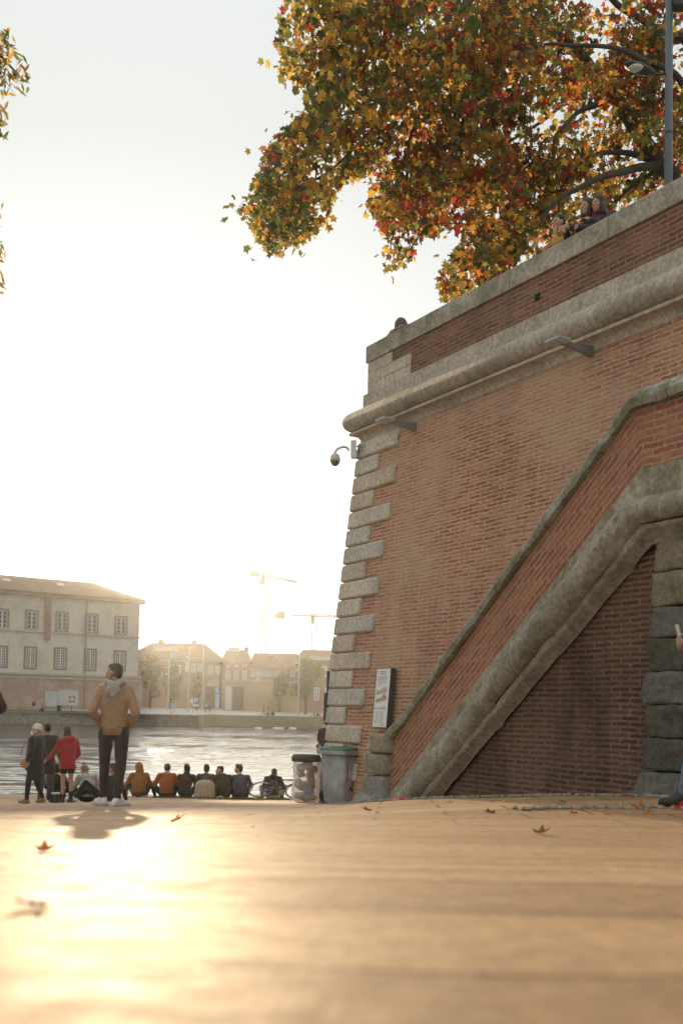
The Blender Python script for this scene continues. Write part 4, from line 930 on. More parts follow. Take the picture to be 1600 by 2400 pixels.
def hair_shape(m, c, X, style, k=1.):
    E = lambda p, r_: m.ell(c + X @ (Vector(p) * k), tuple(x * k for x in r_), X, 14, 10)
    if style == 'crop': E((0, -.026, .048), (.079, .094, .084)); E((0, -.055, .0), (.070, .055, .075)); E((0, .02, .085), (.062, .06, .042))
    elif style == 'short': E((0, -.022, .055), (.085, .10, .09)); E((0, -.06, -.0), (.078, .06, .085)); E((0, .035, .10), (.066, .06, .045))
    elif style == 'curly':
        for i in range(46):
            v_ = rv().normalized()
            if v_.y > .45 and v_.z < .45: continue
            if v_.z < -.65: continue
            E((v_.x * .088, v_.y * .10 - .02, v_.z * .10 + .03), (.034, .034, .034))
    elif style == 'bob': E((0, -.025, .045), (.092, .105, .098)); E((0, -.045, -.05), (.092, .075, .10)); E((0, .05, .085), (.07, .05, .045))
    elif style == 'long': E((0, -.025, .045), (.090, .105, .096)); E((0, -.06, -.06), (.09, .07, .13)); E((0, -.075, -.18), (.085, .05, .12)); E((.06, .0, -.06), (.03, .06, .12)); E((-.06, .0, -.06), (.03, .06, .12))
    elif style == 'bun': E((0, -.022, .045), (.083, .10, .092)); E((0, -.06, .0), (.076, .055, .07)); E((0, -.075, .155), (.032, .032, .034)); E((0, -.06, .12), (.022, .022, .03))
    elif style == 'tied': E((0, -.022, .048), (.082, .10, .09)); E((0, -.06, -.01), (.076, .058, .075)); E((0, -.115, -.01), (.035, .035, .045))
    elif style == 'beanie': E((0, -.02, .05), (.092, .108, .10)); E((0, -.01, .03), (.094, .106, .05))

def J_stand(k=1., **o):
    j = dict(pel=(0, 0, .95), waist=(0, .0, 1.08), chest=(0, 0, 1.30), neck=(0, -.01, 1.50), head=(0, .015, 1.645), shL=(-.185, 0, 1.43), shR=(.185, 0, 1.43), elL=(-.245, -.03, 1.14), elR=(.245, -.03, 1.14), haL=(-.235, .04, .90), haR=(.235, .04, .90),
             hipL=(-.095, 0, .92), hipR=(.095, 0, .92), knL=(-.10, .015, .50), knR=(.10, .015, .50), anL=(-.11, -.02, .09), anR=(.11, -.02, .09), toL=(-.13, .14, .035), toR=(.13, .14, .035))
    j.update(o); return {a: Vector(b) * k for a, b in j.items()}
def J_sit(k=1., **o):
    j = dict(pel=(0, 0, .13), waist=(0, -.01, .28), chest=(0, .05, .46), neck=(0, .12, .655), head=(0, .165, .775), shL=(-.185, .08, .585), shR=(.185, .08, .585), elL=(-.29, .16, .33), elR=(.29, .16, .33), haL=(-.20, .36, .33), haR=(.20, .36, .33),
             hipL=(-.11, .03, .12), hipR=(.11, .03, .12), knL=(-.30, .32, .36), knR=(.30, .32, .36), anL=(-.17, .52, .03), anR=(.17, .52, .03), toL=(-.2, .66, -.01), toR=(.2, .66, -.01))
    j.update(o); return {a: Vector(b) * k for a, b in j.items()}
_pc = [0]
def person(label, loc, rz, J, top, legs, shoes=None, hair=('short', HBLK), skin=SKIN, yaw=0, pitch=0, tilt_=0, group=None, vox=.016, hem=None, hood=None, collar=None, hands=(True, True), bulk=1., k=1., hoodup=None, far=False, sh=True, legr=1., flare=1., wr=.006, hd=None, curl=.5):
    _pc[0] += 1; seed = _pc[0]
    r_ = empty('person', loc, label, 'person', group, rz); X = XM(yaw, pitch, tilt_); c = J['head']; hk = k
    hv = min(vox, .011) if not far else vox
    def up_(a, b_): return (J[b_] - J[a])
    tdir = (J['neck'] - J['pel']).normalized(); syaw = math.atan2((J['shR'] - J['shL']).y, (J['shR'] - J['shL']).x)
    m = MB(); head_shape(m, c, X, hk)
    m.caps([(J['neck'] - tdir * .05 * k, .058 * k), (c + X @ Vector((0, -.02, -.06)) * hk, .054 * k)])
    m.loft([(J['pel'] - Vector((0, 0, .06 * k)), .12 * k, .08 * k), (J['waist'], .12 * k, .08 * k), (J['chest'], .14 * k, .085 * k), (lerp(J['chest'], J['neck'], .75), .12 * k, .06 * k)], syaw)
    for s_ in 'LR':
        m.caps([(lerp(J['chest'], J['neck'], .6), .05 * k), (J['sh' + s_], .045 * k), (J['el' + s_], .036 * k), (J['ha' + s_], .026 * k)])
        m.caps([(J['pel'], .07 * k), (J['hip' + s_], .075 * k), (J['kn' + s_], .048 * k), (J['an' + s_], .034 * k), (lerp(J['an' + s_], J['to' + s_], .8), .03 * k)])
    for s_, i in (('L', 0), ('R', 1)):
        if hands[i] and not far:
            d = (J['ha' + s_] - J['el' + s_]); hd_ = hd.get(s_) if hd else None
            dd, uu, side = hd_ if hd_ else (d, Vector(((-1 if s_ == 'L' else 1), 0, .1)), (1 if s_ == 'L' else 1))
            hand_shape(m, J['ha' + s_], Vector(dd), Vector(uu), side, curl, k)
        elif hands[i]: m.ell(J['ha' + s_], .042 * k)
    link('body', remesh(m, hv if not far else vox, 2), skin, r_)
    if hair:
        m = MB(); hair_shape(m, c, X, hair[0], hk); link('hair', remesh(m, hv, 1, .004 if not far else 0, 40, seed), hair[1], r_)
    if not far:
        for s_ in (-1, 1): m = MB(); m.ell(c + X @ Vector((s_ * .034, .086, .002)) * hk, (.011 * hk, .008 * hk, .007 * hk), X, 8, 6); m.build('eye', EYE, r_)
    B = bulk * k
    m = MB(); hz_ = hem if hem is not None else .90 * k
    ch = lerp(J['chest'], J['neck'], .55)
    rings = [(J['pel'] + tdir * .0, .165 * B, .125 * B), (J['waist'], .165 * B, .122 * B), (J['chest'], .19 * B, .132 * B), (ch, .175 * B, .11 * B), (lerp(J['chest'], J['neck'], .85), .10 * B, .085 * B), (J['neck'] + tdir * .015, .07 * B, .07 * B)]
    if hem is not None and hem < J['pel'].z: rings = [(Vector((J['pel'].x, J['pel'].y, hem)), .17 * B * flare, .135 * B * flare)] + rings
    m.loft(rings, syaw)
    for s_ in 'LR':
        w_ = lerp(J['el' + s_], J['ha' + s_], .92); m.caps([(lerp(ch, J['sh' + s_], .4), .085 * B), (J['sh' + s_], .076 * B), (lerp(J['sh' + s_], J['el' + s_], .5), .066 * B), (J['el' + s_], .060 * B), (lerp(J['el' + s_], w_, .6), .055 * B), (w_, .043 * B)])
    if collar: m.caps([(J['neck'] + Vector((-.05 * k, 0, .02 * k)), .045 * k), (J['neck'] + Vector((.05 * k, 0, .02 * k)), .045 * k)])
    if hood is True: m.ell(J['neck'] + tdir * -.02 * k + Vector((0, -.09 * k, 0)), (.15 * k, .085 * k, .08 * k)); m.caps([(J['neck'] + Vector((-.09 * k, .02, 0)), .05 * k), (J['neck'] + Vector((-.07 * k, -.07 * k, .01)), .06 * k), (J['neck'] + Vector((.07 * k, -.07 * k, .01)), .06 * k), (J['neck'] + Vector((.09 * k, .02, 0)), .05 * k)])
    if hoodup: m.ell(c + X @ Vector((0, -.04, .02)) * hk, (.115 * hk, .125 * hk, .145 * hk), X); m.ell(c + X @ Vector((0, -.07, -.1)) * hk, (.12 * hk, .09 * hk, .1 * hk), X)
    tn = top[0]; link(tn, remesh(m, vox, 3, wr if not far else 0, 9, seed), top[1], r_)
    m = MB(); L_ = legr * k
    m.ell(J['pel'] + Vector((0, 0, -.01 * k)), (.165 * L_, .13 * L_, .12 * L_), Matrix.Rotation(syaw, 3, 'Z'))
    for s_ in 'LR':
        m.caps([(J['hip' + s_], .102 * L_), (lerp(J['hip' + s_], J['kn' + s_], .5), .086 * L_), (J['kn' + s_], .069 * L_), (lerp(J['kn' + s_], J['an' + s_], .45), .061 * L_), (lerp(J['kn' + s_], J['an' + s_], .93), .050 * L_)])
    link(legs[0], remesh(m, vox, 3, wr * .8 if not far else 0, 11, seed + 5), legs[1], r_)
    if shoes and sh:
        for s_ in 'LR':
            a_, t_ = J['an' + s_], J['to' + s_]; d = t_ - a_; d.z = 0; d.normalize(); m = MB(); dn = (t_ - a_).normalized()
            heel = a_ - d * .045 * k + Vector((0, 0, -.045 * k)); m.caps([(a_ + Vector((0, 0, .0)), .047 * k), (heel, .038 * k)]); m.caps([(heel, .038 * k), (lerp(heel, t_, .6), .042 * k), (t_ + d * .03 * k, .034 * k)]); m.caps([(a_, .045 * k), (lerp(a_, t_, .6), .04 * k)])
            link('shoe', remesh(m, min(vox, .013) if not far else vox, 2), shoes, r_)
    return r_
def at_feet(px, Y): return gat(px, Y)
BLACKC = cloth('black_wool', (.022, .020, .020)); CHARC = cloth('charcoal_cloth', (.032, .029, .028)); TAN = cloth('tan_bomber', (.34, .21, .115), .12, .6); GREYH = cloth('grey_jersey', (.36, .31, .27)); DTROU = cloth('dark_trousers', (.045, .030, .026)); REDC = cloth('red_coat', (.30, .010, .020), .12, .7)
SNEAK = M('white_sneaker', (.68, .67, .65), .5, .06, 9, .1); DSHOE = M('dark_shoe', (.03, .026, .022), .5, .1, 9, .1); TANS = M('tan_boot', (.25, .17, .10), .6, .1, 9, .1)
ORAN = cloth('rust_jacket', (.27, .085, .022), .12); DENIM = cloth('denim', (.10, .16, .24), .25); NAVY = cloth('slate_puffer', (.05, .05, .066), .15, .6, .9); OLIV = cloth('olive_jacket', (.048, .035, .02)); BRWN = cloth('brown_coat', (.055, .036, .026)); GREYC = cloth('grey_coat', (.085, .074, .068)); AMBC = cloth('ochre_jacket', (.25, .11, .03)); MUST = cloth('mustard_jacket', (.42, .19, .04)); BURG = cloth('burgundy_scarf', (.085, .012, .018)); PALEC = cloth('pale_denim', (.30, .30, .32)); WHITC = cloth('white_scarf', (.38, .36, .33)); PURP = cloth('purple_scarf', (.10, .06, .20)); LILA = cloth('blue_shirt', (.3, .34, .5))

# the man in the tan jacket
man = person('man in tan bomber jacket over a grey hood, hands in pockets, looking left', gat(268, 12.75), R(2),
    J_stand(1.03, head=(-.02, .03, 1.645), elL=(-.262, -.075, 1.165), haL=(-.175, .12, .995), elR=(.275, -.08, 1.155), haR=(.175, .12, .985), anL=(-.12, .06, .09), knL=(-.115, .06, .50), toL=(-.22, .20, .04), anR=(.075, -.10, .09), knR=(.095, .01, .50), toR=(.16, .03, .035), shL=(-.165, 0, 1.43), shR=(.165, 0, 1.425)),
    ('jacket', TAN), ('trousers', DTROU), SNEAK, ('crop', HBRN), SKIND, yaw=R(68), pitch=R(5), hands=(False, False), vox=.010, bulk=.97, k=1.03, wr=.010, legr=.98)
m = MB(); nk = Vector((0, -.01, 1.50)) * 1.03
m.caps([(nk + Vector((-.10, .04, .03)), .038), (nk + Vector((-.085, -.05, .03)), .045), (nk + Vector((0, -.10, -.01)), .055), (nk + Vector((.085, -.05, .03)), .045), (nk + Vector((.10, .04, .03)), .038)]); m.ell(nk + Vector((0, -.115, -.06)), (.10, .045, .075)); m.ell(nk + Vector((0, -.115, -.12)), (.05, .04, .05))
m.loft([(nk + Vector((0, 0, -.02)), .085, .075), (nk + Vector((0, .005, .05)), .075, .07)])
link('hood', remesh(m, .010, 2, .006, 14, 3), GREYH, man)
m = MB(); m.loft([(Vector((0, 0, .905)), .165, .128), (Vector((0, 0, .925)), .172, .134), (Vector((0, 0, .985)), .174, .136), (Vector((0, 0, 1.0)), .165, .13)]); link('waistband', remesh(m, .010, 2), cloth('tan_rib', (.27, .155, .075)), man)
m = MB()
for s_, (a_, t_) in {'L': ((-.12, .06), (-.22, .20)), 'R': ((.075, -.10), (.16, .03))}.items():
    a_, t_ = Vector((*a_, .03)) * 1.03, Vector((*t_, .03)) * 1.03; d = (t_ - a_).normalized(); p_ = d.cross(Vector((0, 0, 1)))
    m.hexa([a_ - d * .09 - p_ * .04 + Vector((0, 0, -.035)), t_ + d * .065 - p_ * .04 + Vector((0, 0, -.035)), t_ + d * .065 + p_ * .04 + Vector((0, 0, -.035)), a_ - d * .09 + p_ * .04 + Vector((0, 0, -.035)), a_ - d * .09 - p_ * .043, t_ + d * .07 - p_ * .043 + Vector((0, 0, -.005)), t_ + d * .07 + p_ * .043 + Vector((0, 0, -.005)), a_ - d * .09 + p_ * .043])
m.build('soles', M('sole_grey', (.42, .38, .34), .7, .1, bump=0), man, fix=True, bevel=.006)

# walking group on the left
wm_ = person('grey-haired woman in face mask and long black coat, tan bag at her side', gat(88, 21.5), R(72),
    J_stand(.955, elL=(-.27, -.06, 1.15), haL=(-.22, .10, .93), anR=(.13, -.12, .10), knR=(.12, .06, .50), toR=(.16, .04, .035), anL=(-.09, .15, .08), toL=(-.1, .31, .04), knL=(-.09, .12, .5)),
    ('coat', BLACKC), ('trousers', CHARC), TANS, ('curly', HGRY), yaw=R(22), pitch=R(6), vox=.014, hem=.50, bulk=1.16, flare=1.25, k=.955)
X = XM(R(22), R(6)); c_ = Vector((0, .015, 1.645)) * .955
m = MB(); m.ell(c_ + X @ Vector((0, .082, -.062)), (.058, .044, .056), X); link('face_mask', remesh(m, .010, 2), M('mask_white', (.74, .75, .76), .7, .04, bump=0), wm_)
m = MB(); m.caps([(Vector((-.06, .10, 1.40)), .04), (Vector((-.07, .15, 1.2)), .036), (Vector((-.08, .17, .95)), .035), (Vector((-.09, .17, .72)), .03)]); m.caps([(Vector((-.06, .10, 1.40)), .042), (Vector((.0, .04, 1.43)), .05), (Vector((.07, .06, 1.41)), .042)]); link('scarf', remesh(m, .013, 2, .006, 14, 4), PURP, wm_)
bg_ = empty('handbag', gat(62, 21.3) + Vector((0, 0, .70)), 'round tan handbag carried by the woman in the mask', 'bag', rz=R(28))
m = MB(); m.lathe([(.02, -.04), (.085, -.04), (.10, -.02), (.10, .02), (.085, .04), (.02, .04)], (0, 0, .17), 22, Matrix.Rotation(R(90), 3, 'X') @ Matrix.Scale(1.15, 3, (0, 1, 0))); m.build('body', M('tan_leather', (.42, .27, .15), .5, .12, 8, .2), bg_, True, fix=True)
m = MB(); m.tube(smoothline([Vector((-.08, 0, .33)), Vector((-.05, 0, .5)), Vector((.05, 0, .62)), Vector((.1, 0, .5)), Vector((.1, 0, .33))], 4), .01, 6); m.build('strap', M('strap_leather', (.16, .09, .05), .5, .1, bump=0), bg_, True)
person('bald-cropped man in long dark coat walking behind the masked woman', gat(113, 22.6), R(-8), J_stand(1.02, elR=(.285, -.02, 1.15), haR=(.29, .10, .93), anR=(.10, .10, .09), toR=(.12, .26, .04), anL=(-.09, -.12, .1), toL=(-.1, .04, .04)),
    ('coat', CHARC), ('trousers', cloth('slate_trousers', (.07, .068, .075))), DSHOE, ('crop', HBLK), SKIND, yaw=R(15), vox=.015, hem=.66, bulk=1.1, flare=1.1, k=1.02)
rg = person('girl in short red hooded coat with bare legs and dark scarf', gat(162, 21.0), R(42), J_stand(.90, elL=(-.26, .15, 1.17), haL=(-.34, .36, 1.0), elR=(.25, -.03, 1.14), haR=(.20, .12, .98), anL=(-.07, .05, .09), toL=(-.07, .2, .04), anR=(.08, -.05, .09), toR=(.1, .11, .04), head=(-.02, .03, 1.66)),
    ('coat', REDC), ('shorts', BLACKC), DSHOE, ('bob', HBRN), yaw=R(-20), pitch=R(6), vox=.013, hem=.72, bulk=1.12, flare=1.18, hood=True, k=.90)
for ch in list(rg.children):      # bare legs: shorts end well above the knee
    if ch.name.startswith('shorts'):
        bm = bmesh.new(); bm.from_mesh(ch.data); bmesh.ops.bisect_plane(bm, geom=bm.verts[:] + bm.edges[:] + bm.faces[:], plane_co=(0, 0, .62), plane_no=(0, 0, -1), clear_outer=True); bm.to_mesh(ch.data); bm.free()
m = MB(); nk = Vector((0, -.01, 1.50)) * .90; m.ell(nk + Vector((0, 0, .03)), (.105, .10, .06)); m.caps([(nk + Vector((-.06, .08, .0)), .04), (nk + Vector((-.07, .12, -.18)), .035)]); link('scarf', remesh(m, .012, 2, .005, 14, 6), CHARC, rg)
m = MB()
for s_, y0 in ((-.07, .05), (.08, -.05)): m.caps([(Vector((s_, y0, .09)) * .9, .047), (Vector((s_ * 1.05, y0 + .01, .23)) * .9, .05)])
link('socks', remesh(m, .012, 1), BLACKC, rg)

# people on the ground behind them
person('person in black sitting on the bank behind the red coat', gat(132, 23.4), R(-15), J_sit(1., chest=(0, .0, .46), neck=(0, .04, .65), head=(0, .07, .775)), ('jacket', BLACKC), ('trousers', BLACKC), DSHOE, ('short', HBRN), yaw=R(50), vox=.017)
sc_w = person('woman with topknot and white scarf bending over her seat on the bank', gat(211, 23.0), R(35), J_sit(.98, neck=(0, .16, .62), head=(0, .24, .73)), ('jacket', WHITC), ('trousers', BLACKC), DSHOE, ('bun', HFAIR), yaw=R(28), pitch=R(38), vox=.016, collar=True)
person('person in dark clothes and white sneakers lounging behind the tan jacket', gat(240, 22.4), R(72), J_sit(1.02, pel=(.0, -.15, .13), waist=(0, -.22, .26), chest=(0, -.3, .42), neck=(0, -.34, .60), head=(0, -.31, .73), shL=(-.185, -.32, .54), shR=(.185, -.32, .54), elL=(-.28, -.4, .28), elR=(.28, -.4, .28), haL=(-.27, -.5, .04), haR=(.27, -.5, .04), hipL=(-.11, -.1, .12), hipR=(.11, -.1, .12), knL=(-.14, .28, .42), knR=(.13, .40, .22), anL=(-.12, .56, .08), anR=(.13, .80, .08), toL=(-.13, .70, .05), toR=(.16, .92, .12)), ('jacket', CHARC), ('trousers', BLACKC), SNEAK, ('short', HBRN), yaw=R(-10), vox=.016)
person('person in dark coat cut by the picture edge, elbow bent', gat(-68, 11.0), R(15), J_stand(.96, elR=(.33, .02, 1.16), haR=(.16, .16, 1.02)), ('coat', cloth('plum_black_coat', (.035, .022, .020))), ('trousers', BLACKC), DSHOE, ('long', HFAIR), hem=.62, bulk=1.1, k=.96, vox=.014)

# the row along the water's edge
ROW = 'people sitting in a row at the bank edge'
def seat(px, Y, rz, lab, *a, **k): return person(lab, gat(px, Y), R(rz), *a, group=ROW, **k)
seat(330, 27.0, 8, 'hooded person in ochre jacket sitting at the left end of the row', J_sit(1., haL=(-.34, .30, .16), elL=(-.33, .1, .35), neck=(-.02, .14, .65), head=(-.03, .24, .77)), ('jacket', AMBC), ('trousers', GREYC), SNEAK, None, yaw=R(20), pitch=R(25), hoodup=True, bulk=1.12, vox=.016)
o_ = seat(394, 27.0, 5, 'man in rust orange jacket and cap with pale collar, second in the row', J_sit(1., knL=(-.40, .26, .33), anL=(-.34, .44, .03), toL=(-.36, .56, 0), elL=(-.33, .12, .34), haL=(-.36, .28, .34)), ('jacket', ORAN), ('trousers', CHARC), DSHOE, ('beanie', HBRN), yaw=R(5), bulk=1.12, vox=.014)
m = MB(); nk = Vector((0, .115, .66)); m.caps([(nk + Vector((-.08, .02, -.02)), .045), (nk + Vector((0, -.05, .0)), .055), (nk + Vector((.08, .02, -.02)), .045)]); link('collar', remesh(m, .012, 2), GREYH, o_)
seat(439, 27.1, -4, 'man in dark brown coat beside the orange jacket', J_sit(.99, head=(-.02, .17, .78)), ('coat', BRWN), ('trousers', BLACKC), DSHOE, ('short', HBLK), yaw=R(35), collar=True, bulk=1.0, vox=.016)
seat(486, 27.3, 4, 'man in grey brown top half hidden by the stone bollard', J_sit(1.02), ('top', GREYC), ('trousers', CHARC), DSHOE, ('short', HBRN), yaw=R(10), bulk=1.04, vox=.016)
seat(527, 27.0, 14, 'man in black hooded parka turning his face left', J_sit(.97, chest=(.02, .05, .46), head=(-.09, .17, .775), neck=(-.04, .12, .64)), ('parka', OLIV), ('trousers', BLACKC), DSHOE, ('crop', HBLK), yaw=R(95), hood=True, bulk=1.2, vox=.016)
pu = seat(567, 27.0, 6, 'man in slate blue quilted jacket at the right end of the row', J_sit(1., elL=(-.30, .25, .33), haL=(-.26, .42, .42), head=(-.06, .18, .80), neck=(-.02, .12, .66)), ('jacket', NAVY), ('trousers', CHARC), DSHOE, ('short', HBRN), yaw=R(68), bulk=1.05, vox=.014)
seat(642, 27.3, -6, 'man in olive jacket and pale trousers sitting apart behind the bicycle', J_sit(.96, knL=(-.36, .22, .34), anL=(-.36, .36, .03), toL=(-.42, .48, 0), head=(0, .22, .74), neck=(0, .14, .63)), ('jacket', OLIV), ('trousers', PALEC), SNEAK, ('crop', HBRN), yaw=R(5), pitch=R(20), hood=True, bulk=1.05, vox=.016)

# people leaning on the terrace parapet; local y looks out over the coping
def leaner(px, lab, o_, sp, zoff=0, **k):
    t_, _ = pw(px, 520, -.2); rz = math.atan2(-Nn.x, Nn.y)
    zc0 = ZP - ZTER
    j = dict(pel=(0, -.22, .93), waist=(0, -.16, 1.06), chest=(0, .0, 1.24), neck=(0, .12, 1.40), head=(0, .17, 1.545), shL=(-.18, .08, 1.33), shR=(.18, .08, 1.33), elL=(-.22, .30, zc0 + .06), elR=(.22, .30, zc0 + .06), haL=(-.05, .36, zc0 + .20), haR=(.1, .48, zc0 + .07), hipL=(-.095, -.22, .9), hipR=(.095, -.22, .9), knL=(-.1, -.18, .5), knR=(.1, -.2, .5), anL=(-.11, -.25, .09), anR=(.11, -.28, .09), toL=(-.13, -.1, .035), toR=(.13, -.12, .035))
    j.update(k.pop('J', {}))
    return person(lab, W(t_, o_, ZTER), rz, {a: Vector(b_) for a, b_ in j.items()}, *sp, sh=False, group='people leaning on the terrace parapet', vox=.012, **k)
zc0 = ZP - ZTER
w1 = leaner(1298, 'woman in mustard jacket leaning on the parapet, chin on her hand', -.45, (('jacket', MUST), ('trousers', CHARC), None, ('tied', HBLK)), yaw=R(-4), pitch=R(0), J=dict(haL=(-.03, .255, zc0 + .27), elL=(-.16, .36, zc0 + .055)), hd={'L': ((.1, .05, 1), (0, 1, 0), -1)})
m = MB(); m.caps([(Vector((-.06, .10, 1.41)), .042), (Vector((0, .06, 1.43)), .05), (Vector((.06, .10, 1.41)), .042)]); link('shirt_collar', remesh(m, .01, 1), LILA, w1)
w2 = leaner(1382, 'dark-haired woman in burgundy scarf leaning on the parapet', -.52, (('coat', BLACKC), ('trousers', CHARC), None, ('long', HBRN)), yaw=R(8), pitch=R(6), bulk=1.05)
m = MB(); m.ell((0, .14, 1.40), (.115, .12, .07)); m.caps([(Vector((.0, .2, 1.36)), .06), (Vector((.0, .24, 1.22)), .06)]); link('scarf', remesh(m, .012, 2, .006, 14, 8), BURG, w2)
leaner(1364, 'companion half hidden beyond the burgundy scarf, hands clasped over the parapet', -.46, (('coat', CHARC), ('trousers', CHARC), None, ('long', HBRN)), yaw=R(0), J=dict(haL=(-.02, .52, zc0 + .10), haR=(.05, .52, zc0 + .09)))
leaner(944, 'hooded person resting on folded arms at the corner of the parapet', -.50, (('jacket', cloth('grey_brown_hoodie', (.16, .13, .10))), ('trousers', CHARC), None, None), yaw=R(70), pitch=R(20), hoodup=True, J=dict(head=(0, .30, zc0 + .17), neck=(0, .18, zc0 + .11), chest=(0, .02, 1.02), waist=(0, -.14, .96), shL=(-.18, .16, zc0 + .04), shR=(.18, .16, zc0 + .04), elL=(-.30, .34, zc0 + .06), elR=(.32, .34, zc0 + .06), haL=(.0, .44, zc0 + .07), haR=(-.05, .40, zc0 + .10)))
bd = MB(); bd.ell((0, 0, .05), (.16, .12, .07)); bd.caps([(Vector((-.14, .02, .06)), .05), (Vector((.10, -.05, .05)), .06)])
t_, _ = pw(1283, 570, -.2); b_ = link('bundle', remesh(bd, .014, 2, .012, 12, 3), BURG); b_.location = W(t_, -.2, ZP); tag(b_, 'small dark red bundle lying on the parapet left of the mustard jacket', 'bag')

# person at the right edge holding a phone
ph_loc = gat(1676, 7.9); J = J_stand(1., elL=(-.20, .16, 1.16), haL=(-.12, .31, 1.24), anL=(-.08, .27, .09), knL=(-.1, .20, .5), toL=(-.10, .42, .04), anR=(.09, -.25, .12), knR=(.1, -.04, .5), toR=(.1, -.1, .05), head=(0, .04, 1.645))
pp = person('person in blue jeans and dark boots at the right edge, holding up a phone', ph_loc, R(88), J, ('jacket', cloth('mauve_sleeve', (.16, .085, .095))), ('jeans', DENIM), DSHOE, ('short', HBRN), yaw=0, vox=.011, hd={'L': ((.0, .25, 1), (0, 1, 0), 1)}, curl=.9)
pn = empty('phone', ph_loc + Matrix.Rotation(R(88), 3, 'Z') @ Vector((-.115, .327, 1.36)), 'dark phone with pale edge held in a raised hand at the right edge', 'phone', rz=R(88))
m = MB(); m.box((0, 0, 0), (.072, .009, .15), Matrix.Rotation(R(-14), 3, 'X')); m.build('case', M('phone_case', (.62, .62, .62), .3, .05, bump=0), pn, bevel=.003)
m = MB(); m.box((0, -.006, .0), (.064, .003, .14), Matrix.Rotation(R(-14), 3, 'X')); m.build('screen', M('phone_screen', (.015, .015, .018), .1, 0, bump=0), pn)
# ------------------------------------------------------------------ the far bank
def wpt(px, py, z=0.):
    r = ray(px, py); k = (z - ZC) / r.z; return Vector((r.x * k, r.y * k, z))
PLZ = [(0, 1.75), (4, 1.75), (26, 2.5), (60, 2.7), (900, 2.7)]
def fz_front(x): return interp(x, [(-400, 149), (-50, 149), (-21.5, 151.5), (-21, 160), (0, 163), (60, 172), (400, 215)])
def PZ(x, y): return interp(y - fz_front(x), PLZ)
def pat(px, D): x = at(px, 1650, D).x; return Vector((x, D, PZ(x, D)))
m = MB(); xs = [-420, -200, -100, -60, -50, -21.5, -21, -10, 0, 20, 60, 120, 420]; ds = [0, 4, 14, 26, 60, 200, 340]
m.v = [Vector((x, fz_front(x) + d, interp(d, PLZ))) for d in ds for x in xs]
for j in range(len(ds) - 1):
    for i in range(len(xs) - 1): a = j * len(xs) + i; m.f.append([a, a + 1, a + 1 + len(xs), a + len(xs)])
o_ = m.build('far_quay', M('far_paving', (.46, .44, .41), .85, .1, .2, 0)); tag(o_, kind='structure')
QW = stone_mat('quay_masonry', (.36, .31, .24), dark=.6, bump=.5, pits=0, moss=.3, sc_=.5)
m = MB()
for x0, x1 in ((-400, -110), (-110, -70), (-70, -45), (-45, -21.2)):
    y0, y1 = fz_front(x0), fz_front(x1)
    m.hexa([(x0, y0 - .9, -1), (x1, y1 - .9, -1), (x1, y1 + .5, -1), (x0, y0 + .5, -1), (x0, y0 - .9, .95), (x1, y1 - .9, .95), (x1, y1 + .5, .95), (x0, y0 + .5, .95)])
    m.hexa([(x0, y0 - .05, .95), (x1, y1 - .05, .95), (x1, y1 + .5, .95), (x0, y0 + .5, .95), (x0, y0 - .05, 1.55), (x1, y1 - .05, 1.55), (x1, y1 + .5, 1.55), (x0, y0 + .5, 1.55)])
    m.hexa([(x0, y0 - .2, 1.55), (x1, y1 - .2, 1.55), (x1, y1 + .5, 1.55), (x0, y0 + .5, 1.55), (x0, y0 - .2, 1.77), (x1, y1 - .2, 1.77), (x1, y1 + .5, 1.77), (x0, y0 + .5, 1.77)])
o_ = m.build('quay_wall', QW, fix=True); tag(o_, 'stained two-tier stone quay wall across the river under the big hospital-like block', 'wall')
m = MB()
for k in range(5):
    z1 = 1.76 - k * .36; off = k * .95
    for x0, x1 in ((-21.1, 0), (0, 60), (60, 300)):
        y0, y1 = fz_front(x0 + .2) - off, fz_front(x1) - off
        m.hexa([(x0, y0 - .96, -1), (x1, y1 - .96, -1), (x1, y1, -1), (x0, y0, -1), (x0, y0 - .96, z1 - .36), (x1, y1 - .96, z1 - .36), (x1, y1, z1 - .36), (x0, y0, z1 - .36)])
        m.hexa([(x0, y0 - .05, z1 - .36), (x1, y1 - .05, z1 - .36), (x1, y1 + .3, z1 - .36), (x0, y0 + .3, z1 - .36), (x0, y0 - .05, z1), (x1, y1 - .05, z1), (x1, y1 + .3, z1), (x0, y0 + .3, z1)])
m.hexa([(-21.4, 150.5, -1), (-20.6, 150.5, -1), (-20.6, 166, -1), (-21.4, 166, -1), (-21.4, 150.5, 1.8), (-20.6, 150.5, 1.8), (-20.6, 166, 1.8), (-21.4, 166, 1.8)])
o_ = m.build('river_steps', stone_mat('grassy_steps', (.26, .21, .13), dark=.4, bump=.5, pits=0, moss=.5, mosscol=(.13, .12, .05), sc_=.4), fix=True); tag(o_, 'long brown riverside steps across the water below the pale square', 'steps')
m = MB(); pts = [wpt(12, 1668, 1.8), wpt(232, 1671, 1.8), wpt(232, 1666, 2.1), wpt(12, 1662, 2.1)]
pts = [pat(p_, d_) + Vector((0, 0, .02)) for p_, d_ in ((12, 153), (180, 153), (235, 156), (235, 159), (180, 160.5), (12, 160.5))]; m.poly(pts)
o_ = m.build('grass_verge', M('far_grass', (.10, .13, .035), .9, .3, 1, 0)); tag(o_, kind='structure')

